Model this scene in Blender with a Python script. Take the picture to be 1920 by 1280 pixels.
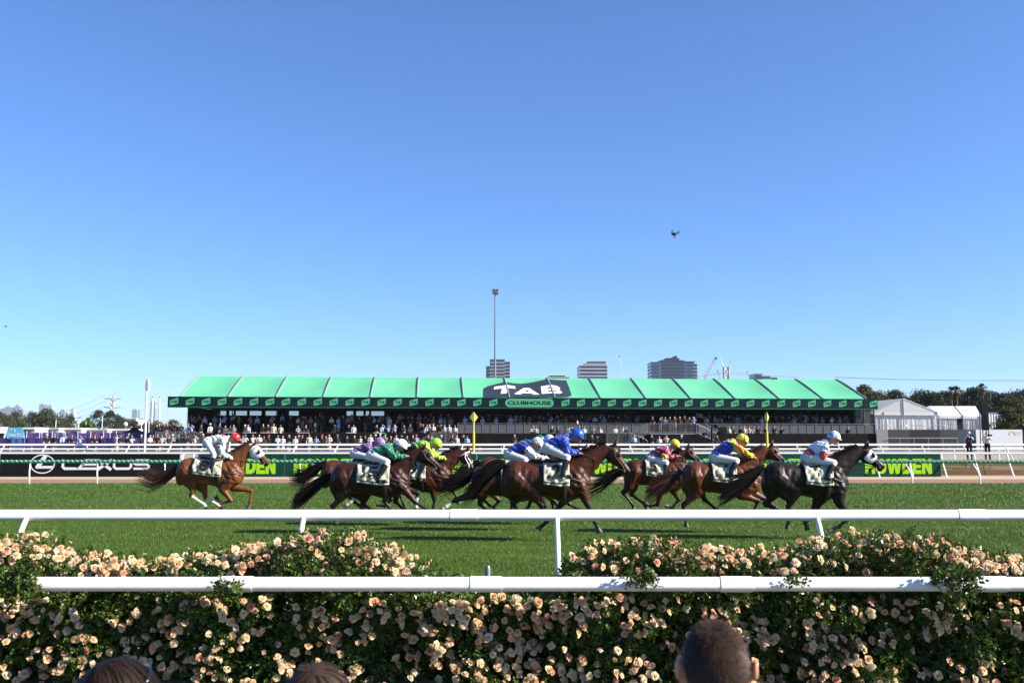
import bpy, bmesh, math, random
import numpy as np
from mathutils import Vector, Matrix
random.seed(7); rng = np.random.default_rng(11)
for o in list(bpy.data.objects): bpy.data.objects.remove(o)
SC = bpy.context.scene; COL = SC.collection
R = math.radians
# ---------------------------------------------------------------- camera
CAMZ = 1.87; FPX = 1866.7; PITCH = math.atan(192/FPX)
cd = bpy.data.cameras.new('camera'); cam = bpy.data.objects.new('camera', cd); COL.objects.link(cam)
cd.sensor_width = 36; cd.lens = 35; cd.clip_start = .1; cd.clip_end = 20000
cam.location = (0, 0, CAMZ); cam.rotation_euler = (math.pi/2+PITCH, 0, 0)
cd.dof.use_dof = True; cd.dof.focus_distance = 21; cd.dof.aperture_fstop = 4.0
SC.camera = cam
# ---------------------------------------------------------------- sky, sun, exposure
SUN_EL = 31.0; SUN_AZ = 15.0          # azimuth: degrees from +X towards the camera side (-Y)
sd = Vector((math.cos(R(SUN_EL))*math.cos(R(SUN_AZ)), -math.cos(R(SUN_EL))*math.sin(R(SUN_AZ)), math.sin(R(SUN_EL))))
W = bpy.data.worlds.new('World'); SC.world = W; W.use_nodes = True
wn = W.node_tree.nodes; wl = W.node_tree.links
sky = wn.new('ShaderNodeTexSky'); sky.sky_type = 'NISHITA'; sky.sun_disc = False
sky.sun_elevation = R(SUN_EL); sky.sun_rotation = math.atan2(sd.x, sd.y)
sky.altitude = 20; sky.air_density = .78; sky.dust_density = .6; sky.ozone_density = 12
bg = wn['Background']; bg.inputs['Strength'].default_value = .0915
wl.new(sky.outputs[0], bg.inputs[0])
sl = bpy.data.lights.new('sun', 'SUN'); sun = bpy.data.objects.new('sun', sl); COL.objects.link(sun)
sl.energy = 5.0; sl.angle = R(.53); sl.color = (1, .90, .76)
sun.rotation_euler = sd.to_track_quat('Z', 'Y').to_euler(); sun.location = (60, -20, 60)
SC.view_settings.view_transform = 'Standard'; SC.view_settings.look = 'None'
SC.view_settings.exposure = 1.36; SC.view_settings.gamma = 1.0
# ---------------------------------------------------------------- helpers
def P(px, py, Y):
    """world point that lies at depth Y and is seen at photo pixel (px, py)"""
    u = (px-960)/FPX; v = (640-py)/FPX
    d = Vector((u, math.cos(PITCH)-v*math.sin(PITCH), math.sin(PITCH)+v*math.cos(PITCH)))
    t = Y/d.y
    return Vector((d.x*t, Y, CAMZ+d.z*t))
def X(px, Y): return P(px, 832, Y).x
def Z(py, Y): return P(960, py, Y).z
MATS = {}; ALB = .86      # common albedo scale
def mat(name, col, rough=.6, spec=.35, metal=0, var=0, vs=6, bump=0, bs=60, trans=0, isl=0, attr=None, sub=0, coat=0, col2=None, stretch=None, sheen=0):
    if name in MATS: return MATS[name]
    col = tuple(q*ALB for q in col); col2 = tuple(q*ALB for q in col2) if col2 is not None else None
    m = bpy.data.materials.new(name); m.use_nodes = True; nt = m.node_tree; n = nt.nodes; l = nt.links
    b = n['Principled BSDF']; b.inputs['Roughness'].default_value = rough
    b.inputs['Specular IOR Level'].default_value = spec; b.inputs['Metallic'].default_value = metal
    c = (*col, 1); b.inputs['Base Color'].default_value = c
    src = None
    tc = n.new('ShaderNodeTexCoord'); vec = tc.outputs['Object']
    if stretch:
        mp = n.new('ShaderNodeMapping'); mp.inputs['Scale'].default_value = stretch; l.new(vec, mp.inputs[0]); vec = mp.outputs[0]
    if attr:
        a = n.new('ShaderNodeAttribute'); a.attribute_name = attr; src = a.outputs['Color']
    def rgb(v):
        q = n.new('ShaderNodeRGB'); q.outputs[0].default_value = v; return q.outputs[0]
    if col2 is not None:
        nz = n.new('ShaderNodeTexNoise'); nz.inputs['Scale'].default_value = vs; nz.inputs['Detail'].default_value = 6; l.new(vec, nz.inputs['Vector'])
        rp = n.new('ShaderNodeValToRGB'); rp.color_ramp.elements[0].position = .38; rp.color_ramp.elements[1].position = .62
        rp.color_ramp.elements[0].color = c; rp.color_ramp.elements[1].color = (*col2, 1)
        l.new(nz.outputs['Fac'], rp.inputs[0]); src = rp.outputs[0]
    if var or isl:
        hs = n.new('ShaderNodeHueSaturation')
        l.new(src if src else rgb(c), hs.inputs['Color'])
        if isl:
            g = n.new('ShaderNodeNewGeometry'); mr = n.new('ShaderNodeMapRange')
            mr.inputs['To Min'].default_value = 1-isl; mr.inputs['To Max'].default_value = 1+isl
            l.new(g.outputs['Random Per Island'], mr.inputs['Value']); l.new(mr.outputs[0], hs.inputs['Value'])
            mh = n.new('ShaderNodeMapRange'); mh.inputs['To Min'].default_value = .5-.05*isl; mh.inputs['To Max'].default_value = .5+.05*isl
            wv = n.new('ShaderNodeMath'); wv.operation = 'MULTIPLY'; wv.inputs[1].default_value = 7.31
            fr = n.new('ShaderNodeMath'); fr.operation = 'FRACT'
            l.new(g.outputs['Random Per Island'], wv.inputs[0]); l.new(wv.outputs[0], fr.inputs[0]); l.new(fr.outputs[0], mh.inputs['Value']); l.new(mh.outputs[0], hs.inputs['Hue'])
        else:
            nz2 = n.new('ShaderNodeTexNoise'); nz2.inputs['Scale'].default_value = vs; nz2.inputs['Detail'].default_value = 8; nz2.inputs['Roughness'].default_value = .65
            l.new(vec, nz2.inputs['Vector'])
            mr = n.new('ShaderNodeMapRange'); mr.inputs['From Min'].default_value = .3; mr.inputs['From Max'].default_value = .7
            mr.inputs['To Min'].default_value = 1-var; mr.inputs['To Max'].default_value = 1+var
            l.new(nz2.outputs['Fac'], mr.inputs['Value']); l.new(mr.outputs[0], hs.inputs['Value'])
        src = hs.outputs[0]
    if src: l.new(src, b.inputs['Base Color'])
    if bump:
        nb = n.new('ShaderNodeTexNoise'); nb.inputs['Scale'].default_value = bs; nb.inputs['Detail'].default_value = 5; l.new(vec, nb.inputs['Vector'])
        bp = n.new('ShaderNodeBump'); bp.inputs['Strength'].default_value = bump; bp.inputs['Distance'].default_value = .02
        l.new(nb.outputs['Fac'], bp.inputs['Height']); l.new(bp.outputs[0], b.inputs['Normal'])
    if coat: b.inputs['Coat Weight'].default_value = coat; b.inputs['Coat Roughness'].default_value = .1
    if sheen: b.inputs['Sheen Weight'].default_value = sheen
    if sub:
        b.inputs['Subsurface Weight'].default_value = sub; b.inputs['Subsurface Radius'].default_value = (1, .25, .1); b.inputs['Subsurface Scale'].default_value = .02
    if trans:
        t = n.new('ShaderNodeBsdfTranslucent'); mx = n.new('ShaderNodeMixShader'); mx.inputs[0].default_value = trans
        if src: l.new(src, t.inputs['Color'])
        else: t.inputs['Color'].default_value = c
        l.new(b.outputs[0], mx.inputs[1]); l.new(t.outputs[0], mx.inputs[2]); l.new(mx.outputs[0], n['Material Output'].inputs['Surface'])
    MATS[name] = m; return m
def glassmat(name, col=(.8, .9, .95), rough=.02, fac=.75):
    if name in MATS: return MATS[name]
    m = bpy.data.materials.new(name); m.use_nodes = True; n = m.node_tree.nodes; l = m.node_tree.links
    t = n.new('ShaderNodeBsdfTransparent'); t.inputs[0].default_value = (*col, 1)
    g = n['Principled BSDF']; g.inputs['Base Color'].default_value = (.02, .025, .03, 1); g.inputs['Roughness'].default_value = rough
    mx = n.new('ShaderNodeMixShader'); mx.inputs[0].default_value = fac
    l.new(g.outputs[0], mx.inputs[1]); l.new(t.outputs[0], mx.inputs[2]); l.new(mx.outputs[0], n['Material Output'].inputs['Surface'])
    MATS[name] = m; return m
def tag(o, label=None, cat=None, group=None, kind=None):
    if label: o['label'] = label
    if cat: o['category'] = cat
    if group: o['group'] = group
    if kind: o['kind'] = kind
    return o
def thing(name, label, cat, loc=(0, 0, 0), group=None, rz=0):
    o = bpy.data.objects.new(name, None); COL.objects.link(o); o.location = loc; o.rotation_euler = (0, 0, rz)
    o.empty_display_size = .2
    return tag(o, label, cat, group)
def link(name, me, parent=None, loc=(0, 0, 0), mats=None):
    o = bpy.data.objects.new(name, me); COL.objects.link(o); o.location = loc
    if parent: o.parent = parent
    if mats:
        for i, mm in enumerate(mats):
            if i < len(me.materials): pass
            else: me.materials.append(mm)
    return o
class MB:
    def __init__(s): s.v = []; s.f = []; s.m = []
    def add(s, vs, fs, mi=0):
        b = len(s.v); s.v += [tuple(v) for v in vs]; s.f += [tuple(i+b for i in f) for f in fs]; s.m += [mi]*len(fs); return s
    def box(s, c, sz, mi=0, rz=0, M=None):
        x, y, z = sz[0]/2, sz[1]/2, sz[2]/2
        vs = [Vector(q) for q in ((-x,-y,-z),(x,-y,-z),(x,y,-z),(-x,y,-z),(-x,-y,z),(x,-y,z),(x,y,z),(-x,y,z))]
        if M is None: M = Matrix.Rotation(rz, 3, 'Z')
        c = Vector(c); vs = [c+M@v for v in vs]
        return s.add(vs, [(0,3,2,1),(4,5,6,7),(0,1,5,4),(1,2,6,5),(2,3,7,6),(3,0,4,7)], mi)
    def bbox(s, a, b, mi=0):
        return s.box([(a[i]+b[i])/2 for i in range(3)], [abs(b[i]-a[i]) for i in range(3)], mi)
    def tube(s, pts, r, n=8, mi=0, cap=True, flat=1.0, up=None):
        pts = [Vector(p) for p in pts]; k = len(pts); rr = r if hasattr(r, '__len__') else [r]*k
        vs = []; a = None
        for i in range(k):
            t = (pts[min(i+1, k-1)]-pts[max(i-1, 0)]).normalized()
            if a is None:
                ref = Vector(up) if up else (Vector((0, 0, 1)) if abs(t.z) < .9 else Vector((0, 1, 0)))
                a = t.cross(ref).normalized()
            else: a = (a-t*a.dot(t)).normalized()
            b = t.cross(a)
            for j in range(n):
                th = 2*math.pi*j/n
                vs.append(pts[i]+a*(math.cos(th)*rr[i]*flat)+b*(math.sin(th)*rr[i]))
        fs = [(i*n+j, i*n+(j+1) % n, (i+1)*n+(j+1) % n, (i+1)*n+j) for i in range(k-1) for j in range(n)]
        if cap: fs += [tuple(reversed(range(n))), tuple((k-1)*n+j for j in range(n))]
        return s.add(vs, fs, mi)
    def loft(s, secs, n=18, mi=0):
        """secs: (center, axis a vector, axis b vector) ellipses"""
        vs = []
        for c, a, b in secs:
            c, a, b = Vector(c), Vector(a), Vector(b)
            for j in range(n):
                th = 2*math.pi*j/n; vs.append(c+a*math.cos(th)+b*math.sin(th))
        k = len(secs)
        fs = [(i*n+j, i*n+(j+1) % n, (i+1)*n+(j+1) % n, (i+1)*n+j) for i in range(k-1) for j in range(n)]
        fs += [tuple(reversed(range(n))), tuple((k-1)*n+j for j in range(n))]
        return s.add(vs, fs, mi)
    def ell(s, c, r, M=None, n=14, m=9, mi=0):
        c = Vector(c); vs = []
        M = M or Matrix.Identity(3)
        for i in range(1, m):
            ph = math.pi*i/m
            for j in range(n):
                th = 2*math.pi*j/n
                vs.append(c+M@Vector((r[0]*math.sin(ph)*math.cos(th), r[1]*math.sin(ph)*math.sin(th), r[2]*math.cos(ph))))
        vs += [c+M@Vector((0, 0, r[2])), c+M@Vector((0, 0, -r[2]))]
        t = (m-1)*n
        fs = [(i*n+j, (i+1)*n+j, (i+1)*n+(j+1) % n, i*n+(j+1) % n) for i in range(m-2) for j in range(n)]
        fs += [(t, j, (j+1) % n) for j in range(n)] + [(t+1, (m-2)*n+(j+1) % n, (m-2)*n+j) for j in range(n)]
        return s.add(vs, fs, mi)
    def cap(s, p0, p1, r0, r1, n=12, mi=0):
        p0, p1 = Vector(p0), Vector(p1); t = (p1-p0)
        if t.length < 1e-5: t = Vector((0, 0, 1e-4))
        t.normalize()
        pts = []; rr = []
        for a in (-85, -60, -30): pts.append(p0+t*(r0*math.sin(R(a)))); rr.append(r0*math.cos(R(a)))
        for a in (0, ): pts.append(p0); rr.append(r0)
        pts.append(p1); rr.append(r1)
        for a in (30, 60, 85): pts.append(p1+t*(r1*math.sin(R(a)))); rr.append(r1*math.cos(R(a)))
        return s.tube(pts, rr, n, mi)
    def sheet(s, grid, mi=0):
        r = len(grid); c = len(grid[0])
        return s.add([p for row in grid for p in row], [(i*c+j, i*c+j+1, (i+1)*c+j+1, (i+1)*c+j) for i in range(r-1) for j in range(c-1)], mi)
    def mesh(s, name, mats=(), smooth=False, origin=(0, 0, 0)):
        me = bpy.data.meshes.new(name); o = Vector(origin)
        if smooth:
            for i, f in enumerate(s.f):
                if len(f) > 4: b = len(s.v); s.v += [s.v[q] for q in f]; s.f[i] = tuple(range(b, b+len(f)))
        vs = s.v if o.length == 0 else [(v[0]-o.x, v[1]-o.y, v[2]-o.z) for v in s.v]
        me.from_pydata(vs, [], s.f)
        for mm in mats: me.materials.append(mm)
        if len(mats) > 1: me.polygons.foreach_set('material_index', s.m)
        if smooth: me.polygons.foreach_set('use_smooth', [len(f) <= 4 for f in s.f])
        me.update(); return me
    def obj(s, name, mats, parent=None, smooth=False, origin=None, loc=None):
        """vertices are world points; parent's or own origin is subtracted"""
        if not isinstance(mats, (list, tuple)): mats = [mats]
        if origin is None: origin = Vector(parent.location) if parent and parent.rotation_euler.z == 0 else Vector((0, 0, 0))
        if parent and parent.parent: origin = Vector(origin)+Vector(parent.parent.location) if origin == Vector(parent.location) else Vector(origin)
        me = s.mesh(name, mats, smooth, origin)
        return link(name, me, parent, (0, 0, 0) if parent else origin)
def npmesh(name, V, F, mats, smooth=False):
    V = np.asarray(V, dtype=np.float32); F = np.asarray(F, dtype=np.int32)
    me = bpy.data.meshes.new(name); k = F.shape[1]
    me.vertices.add(len(V)); me.vertices.foreach_set('co', V.ravel())
    me.loops.add(F.size); me.loops.foreach_set('vertex_index', F.ravel())
    me.polygons.add(len(F)); me.polygons.foreach_set('loop_start', np.arange(0, F.size, k, dtype=np.int32)); me.polygons.foreach_set('loop_total', np.full(len(F), k, dtype=np.int32))
    if smooth: me.polygons.foreach_set('use_smooth', np.ones(len(F), dtype=bool))
    for mm in mats: me.materials.append(mm)
    me.update(calc_edges=True); return me
def setcol(me, C, name='Col'):
    a = me.color_attributes.new(name, 'FLOAT_COLOR', 'POINT')
    C = np.concatenate([np.asarray(C, dtype=np.float32)*ALB, np.ones((len(C), 1), np.float32)], 1)
    a.data.foreach_set('color', C.ravel())
def remesh(mb, voxel, smooth=2, name='body', lap=.5):
    me = mb.mesh(name+'_src'); o = bpy.data.objects.new(name+'_src', me); COL.objects.link(o)
    r = o.modifiers.new('r', 'REMESH'); r.mode = 'VOXEL'; r.voxel_size = voxel; r.use_smooth_shade = True
    if smooth: q = o.modifiers.new('s', 'SMOOTH'); q.factor = lap; q.iterations = smooth
    dg = bpy.context.evaluated_depsgraph_get()
    out = bpy.data.meshes.new_from_object(o.evaluated_get(dg)); out.name = name
    bpy.data.objects.remove(o); bpy.data.meshes.remove(me)
    out.polygons.foreach_set('use_smooth', [True]*len(out.polygons))
    return out
def coords(me):
    a = np.empty(len(me.vertices)*3, np.float32); me.vertices.foreach_get('co', a); return a.reshape(-1, 3)
def fcent(me):
    a = np.empty(len(me.polygons)*3, np.float32); me.polygons.foreach_get('center', a); return a.reshape(-1, 3)
def segdist(Pn, a, b, ra, rb):
    a = np.array(a); b = np.array(b); d = b-a; L = max(float(d@d), 1e-9)
    t = np.clip(((Pn-a)@d)/L, 0, 1); q = a+t[:, None]*d
    return np.linalg.norm(Pn-q, axis=1)-(ra+(rb-ra)*t)
def glyph(polys, x0=0, y0=0, sx=1, sy=1):
    """closed 2D outlines (holes included) -> filled verts, faces"""
    cu = bpy.data.curves.new('g', 'CURVE'); cu.dimensions = '2D'; cu.fill_mode = 'BOTH'
    for p in polys:
        sp = cu.splines.new('POLY'); sp.points.add(len(p)-1); sp.use_cyclic_u = True
        for q, (a, b) in zip(sp.points, p): q.co = (x0+a*sx, y0+b*sy, 0, 1)
    o = bpy.data.objects.new('g', cu); COL.objects.link(o)
    dg = bpy.context.evaluated_depsgraph_get(); me = bpy.data.meshes.new_from_object(o.evaluated_get(dg))
    vs = [tuple(v.co) for v in me.vertices]; fs = [tuple(p.vertices) for p in me.polygons]
    bpy.data.objects.remove(o); bpy.data.curves.remove(cu); bpy.data.meshes.remove(me)
    return vs, fs
def text2d(s, bold=.02, res=4):
    cu = bpy.data.curves.new('t', 'FONT'); cu.body = s; cu.size = 1; cu.offset = bold; cu.resolution_u = res; cu.fill_mode = 'BOTH'
    o = bpy.data.objects.new('t', cu); COL.objects.link(o)
    dg = bpy.context.evaluated_depsgraph_get(); me = bpy.data.meshes.new_from_object(o.evaluated_get(dg))
    vs = np.array([tuple(v.co) for v in me.vertices]); fs = [tuple(p.vertices) for p in me.polygons]
    bpy.data.objects.remove(o); bpy.data.curves.remove(cu); bpy.data.meshes.remove(me)
    mn = vs.min(0); mx = vs.max(0)
    return (vs-mn)/np.array([mx[0]-mn[0], mx[1]-mn[1], 1]), fs     # normalised to the unit square
def ordinal(n):
    return '%d%s' % (n, 'th' if 10 <= n % 100 <= 20 else {1: 'st', 2: 'nd', 3: 'rd'}.get(n % 10, 'th'))
# common materials
WHITE = mat('white_paint', (.8, .8, .8), .38, .5, var=.05, vs=3)
RAILW = mat('white_rail_plastic', (.78, .77, .77), .35, .4, var=.09, vs=2.5)
GREYM = mat('grey_metal', (.42, .43, .45), .4, .5, metal=.6, var=.1)
BLACK = mat('black_paint', (.008, .008, .009), .6, .15, var=.2)
BLACKG = mat('black_gloss', (.01, .01, .012), .15, .5)
# ================================================================ ground, turf, tracks
def strip(name, y0, y1, x0, x1, z, m, ny=2, nx=2, zf=None, label=None):
    b = MB(); ys = np.linspace(y0, y1, ny); xs = np.linspace(x0, x1, nx)
    b.sheet([[(x, y, (zf(y) if zf else z)) for x in xs] for y in ys])
    o = b.obj(name, m); return tag(o, kind='structure')
def gprof(y):
    return float(np.interp(y, [-50, 6.9, 7.6, 9.2, 59.3, 60.0, 62.5, 63.2, 90, 100, 400, 9000], [-.27, -.27, -.12, -.02, -.02, .3, .55, .75, .95, 1.0, 1.0, 1.0]))
G_EARTH = mat('dry_earth', (.16, .13, .08), .95, .1, vs=.6, col2=(.09, .11, .04), bump=.4, bs=12)
b = MB(); ys = [-50, 0, 6.9, 7.6, 9.2, 30, 59.3, 60, 62.5, 63.2, 75, 90, 100, 160, 400, 1500, 6500]
b.sheet([[(x, y, gprof(y)) for x in (-6500, -300, -60, 0, 60, 300, 6500)] for y in ys])
tag(b.obj('ground', G_EARTH), kind='structure')
# turf sheet: soft mown grass soil colour under real blades
TURF = mat('turf_soil', (.045, .084, .010), .9, .1, vs=.9, col2=(.066, .112, .014), stretch=(.35, 1.6, 1))
strip('turf', 9.25, 47.9, -70, 70, 0, TURF)
LOAM = mat('loam_track', (.26, .18, .12), .95, .1, var=.18, vs=1.2, stretch=(.2, 2, 1), bump=.3, bs=30)
strip('dirt_track', 47.9, 53.5, -80, 80, .004, LOAM)
PATHM = mat('sand_path', (.46, .37, .27), .95, .1, var=.12, vs=1.5, bump=.2, bs=30)
strip('path', 53.5, 59.2, -80, 80, .006, PATHM)
INF = mat('infield_grass', (.06, .1, .025), .9, .1, vs=1.2, col2=(.11, .11, .04))
strip('verge', 63.3, 67.5, -90, 90, .765, INF, zf=lambda y: gprof(y)+.006)
SANDT = mat('sand_track', (.33, .28, .22), .95, .1, var=.1, vs=.8)
strip('sand_track', 67.5, 88, -120, 120, .8, SANDT, ny=3, zf=lambda y: gprof(y)+.006)
# grass blades: denser and finer near the camera
GRASSM = mat('grass_blade', (.066, .132, .012), .5, .35, isl=.3, trans=.25)
def blades():
    Vs = []; Fs = []; base = 0
    for (y0, y1, dens, h, w) in ((9.3, 14, 1700, .042, .006), (14, 20, 1050, .042, .008), (20, 28, 520, .046, .012), (28, 38, 210, .06, .018), (38, 47.9, 110, .06, .026)):
        xm = (y1/FPX)*1010+.6
        n = int(dens*(y1-y0)*2*xm)
        y = rng.uniform(y0, y1, n); x = rng.uniform(-1, 1, n)*xm
        # mown bands and tussocky patches
        pat = np.sin(x*1.3+np.sin(y*.9)*2)*np.sin(y*2.1+np.sin(x*.7)*1.5)*.5+np.sin(x*.37+1)*np.sin(y*.55)*.4+.22*np.sin(y*1.35+.3*np.sin(x*.2))
        keep = rng.uniform(0, 1, n) < .74+.42*pat
        x = x[keep]; y = y[keep]; n = len(x); pat = pat[keep]
        hh = h*rng.uniform(.45, 1.15, n)*(1+.4*pat); a = rng.uniform(0, np.pi, n)
        lx = rng.normal(0, .45, n)*hh; ly = rng.normal(0, .45, n)*hh
        dx = np.cos(a)*w*.5; dy = np.sin(a)*w*.5
        v = np.stack([np.stack([x-dx, y-dy, np.zeros(n)], 1), np.stack([x+dx, y+dy, np.zeros(n)], 1), np.stack([x+lx, y+ly, hh], 1)], 1).reshape(-1, 3)
        Vs.append(v); Fs.append(np.arange(n*3).reshape(-1, 3)+base); base += n*3
    me = npmesh('grass', np.concatenate(Vs), np.concatenate(Fs), [GRASSM])
    tag(link('grass', me), 'mown green grass covering the racing turf', 'grass', kind='stuff')
blades()
# ================================================================ timber edging of the bank (seen right of the boards)
TIMB = mat('sleeper_timber', (.20, .10, .05), .8, .2, var=.3, vs=4, stretch=(.3, 3, 8), bump=.3, bs=30)
EMB = thing('timber_edging', 'rusty brown timber sleepers edging the bank behind the photographers', 'edging', (36, 59.5, 0))
for r_ in range(2):
    for k in range(17):
        x0 = -42+k*5.0
        MB().box((x0+2.5, 59.55+r_*2.85, .17+r_*.42), (4.96, .14, .36), M=Matrix.Rotation(random.uniform(-.003, .003), 3, 'Y')).obj('sleeper', TIMB, EMB)
# ================================================================ running rails
def oval(c, w, h, n=16):
    # moulded rail: sloping shoulders, rounded nose low on the front, hollow underside
    q = [(-.50,-.16),(-.485,-.08),(-.40,.10),(-.29,.31),(-.22,.43),(-.13,.49),(0,.505),(.13,.49),(.22,.43),(.29,.31),(.40,.10),(.485,-.08),(.50,-.16),(.47,-.26),(.38,-.38),(.22,-.47),(0,-.50),(-.22,-.47),(-.38,-.38),(-.47,-.26)]
    return [(a*w, c*h) for a, c in q][::-1]
def railbar(b, x0, x1, y, z, w, h, mi=0):
    pr = oval(None, w, h); n = len(pr); vs = [(x0, y+a, z+c) for a, c in pr]+[(x1, y+a, z+c) for a, c in pr]
    b.add(vs, [(j, (j+1) % n, n+(j+1) % n, n+j) for j in range(n)]+[tuple(reversed(range(n))), tuple(range(n, 2*n))], mi)
def running_rail(label, Y, ztop, h, joints, posts, foot, zfoot, pr, w=None, m=RAILW, sleeve=True, group=None, bend=True, name='running_rail'):
    w = w or h*.8; z = ztop-h/2
    t = thing(name, label, 'rail', (0, Y, zfoot), group)
    for i in range(len(joints)-1):
        b = MB(); railbar(b, joints[i]+.004, joints[i+1]-.004, Y, z, w, h); b.obj('rail_section', m, t, True)
        if sleeve and i:
            b = MB(); railbar(b, joints[i]-.03, joints[i]+sleeve, Y, z, w+.012, h+.012); b.obj('joint_sleeve', m, t, True)
    for x in posts:
        if bend: pts = [(x, Y, z), (x, Y+foot*.12, z-h*.8), (x, Y+foot*.45, zfoot+(z-zfoot)*.5), (x, Y+foot*.95, zfoot+.06), (x, Y+foot, zfoot-.05)]
        else: pts = [(x, Y, z), (x, Y+foot*.8, z-.01), (x, Y+foot, z-.08), (x, Y+foot, zfoot-.03)]
        MB().tube(pts, pr, 10).obj('post', m, t, True)
    return t
# near turf rail
Y1 = 12.2
zr = Z(955, Y1)
running_rail('white plastic running rail between the grass track and the rose hedge', Y1, zr, .135,
             [X(-420, Y1), X(-95, Y1), X(850, Y1), X(1795, Y1), X(2300, Y1)], [X(p, Y1) for p in (-430, 59, 573, 1043, 1526, 2010)], -.85, 0, .032, sleeve=.30)
# rail of the rose fence
Y2 = 8.1; zr2 = Z(1081, Y2)
running_rail('low white rail running through the peach roses nearest the camera', Y2, zr2, .113,
             [X(p, Y2) for p in (-520, -40, 430, 890, 1352, 1822, 2300)], [X(p, Y2) for p in (-250, 220, 680, 1150, 1600, 2080)], .62, -.15, .022, sleeve=.22, bend=False, name='hedge_rail')
g = thing('bent_pipe', 'grey bent pipe end poking up behind the low white rail', 'pipe', (X(915, 9.0), 9.0, -.1))
MB().tube([(X(915, 9.0), 9.0, -.1), (X(915, 9.0), 9.0, Z(1066, 9.0)), (X(915, 9.0), 9.01, Z(1061, 9.0))], [.026, .026, .02], 12).obj('pipe', mat('grey_pipe', (.16, .17, .2), .4, .4, metal=.3), g, True)
# green rail on the far side of the turf with a white spiral
Y3 = 47.9; GRN = mat('green_rail', (.01, .24, .12), .45, .4, var=.12)
t3 = thing('striped_rail', 'green rail with white rope dashes on far edge of the turf', 'rail', (0, Y3, 0))
z3 = (Z(861, Y3)+Z(868, Y3))/2
for k in range(8):
    xa = -27+k*7; xb = xa+7
    b = MB(); pts = [(xa+i*.5, Y3, z3-.012*math.sin(i/14*math.pi)-.003) for i in range(15)]
    b.tube(pts, .085, 10); b.obj('rail_section', GRN, t3, True)
b = MB()
for k in range(252):
    xx = -27+.222*k
    b.tube([(xx, Y3-.055, z3+.062), (xx+.045, Y3-.088, z3+.01), (xx+.09, Y3-.08, z3-.035)], .012, 5)
o = b.obj('rope_wrap', WHITE, t3); tag(o, kind='stuff')
for k in range(-1, 17):
    x = X(62+126*k, Y3)
    MB().tube([(x-.1, Y3, z3), (x-.07, Y3-.05, z3-.2), (x+.02, Y3-.28, z3-.5), (x+.06, Y3-.33, .25), (x+.07, Y3-.33, -.05)], .034, 8).obj('post', WHITE, t3, True)
# rail carrying the advertising boards
Y4 = 57.4; z4 = Z(847.5, Y4)
t4 = running_rail('white rail along the top of the advertising boards', Y4, z4, .12, [-60+10*i for i in range(13)],
             [X(1762+k*62, Y4) for k in range(-2, 6)]+[X(345, Y4), X(365, Y4)], -.75, 0, .045, sleeve=None)
# raised inner rails
Y5 = 63.6
def slant_rail(label, Y, ztop, h, px0, step, lean, zf, r=.035):
    t = thing('running_rail', label, 'rail', (0, Y, zf), 'inner rails between boards and stand')
    for k in range(14):
        b = MB(); railbar(b, -56+8*k, -48+8*k-.02, Y, ztop-h/2, .16, h); b.obj('rail_section', RAILW, t, True)
    k = 0
    while px0+k*step < 1990:
        x = X(px0+k*step, Y); ln = lean*(1 if (px0+k*step) < 960 else -1)
        MB().tube([(x, Y-.05, ztop-h*.45), (x-ln*.15, Y-.12, ztop-h-.08), (x-ln, Y-.55, zf-.05)], r, 8).obj('post', RAILW, t, True); k += 1
    return t
slant_rail('thick white inner rail nearest behind the advertising boards', 63.6, Z(831.5, 63.6), .16, 10, 78, .38, .75)
slant_rail('thinner white inner rail seen below the thick one', 67.2, Z(840, 67.2), .13, 45, 83, -.2, .8, .028)
t = thing('pipe_fence', 'low grey pipe barrier with white uprights on inner track', 'fence', (0, 65.2, .76))
for k in range(12): MB().tube([(-50+8*k, 65.2, Z(846, 65.2)), (-42+8*k-.03, 65.2, Z(846, 65.2))], .04, 8).obj('pipe', GREYM, t, True)
for k in range(48): MB().tube([(X(20+k*40, 65.2), 65.2, .7), (X(20+k*40, 65.2), 65.2, Z(838, 65.2))], .022, 6).obj('upright', WHITE, t)
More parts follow.
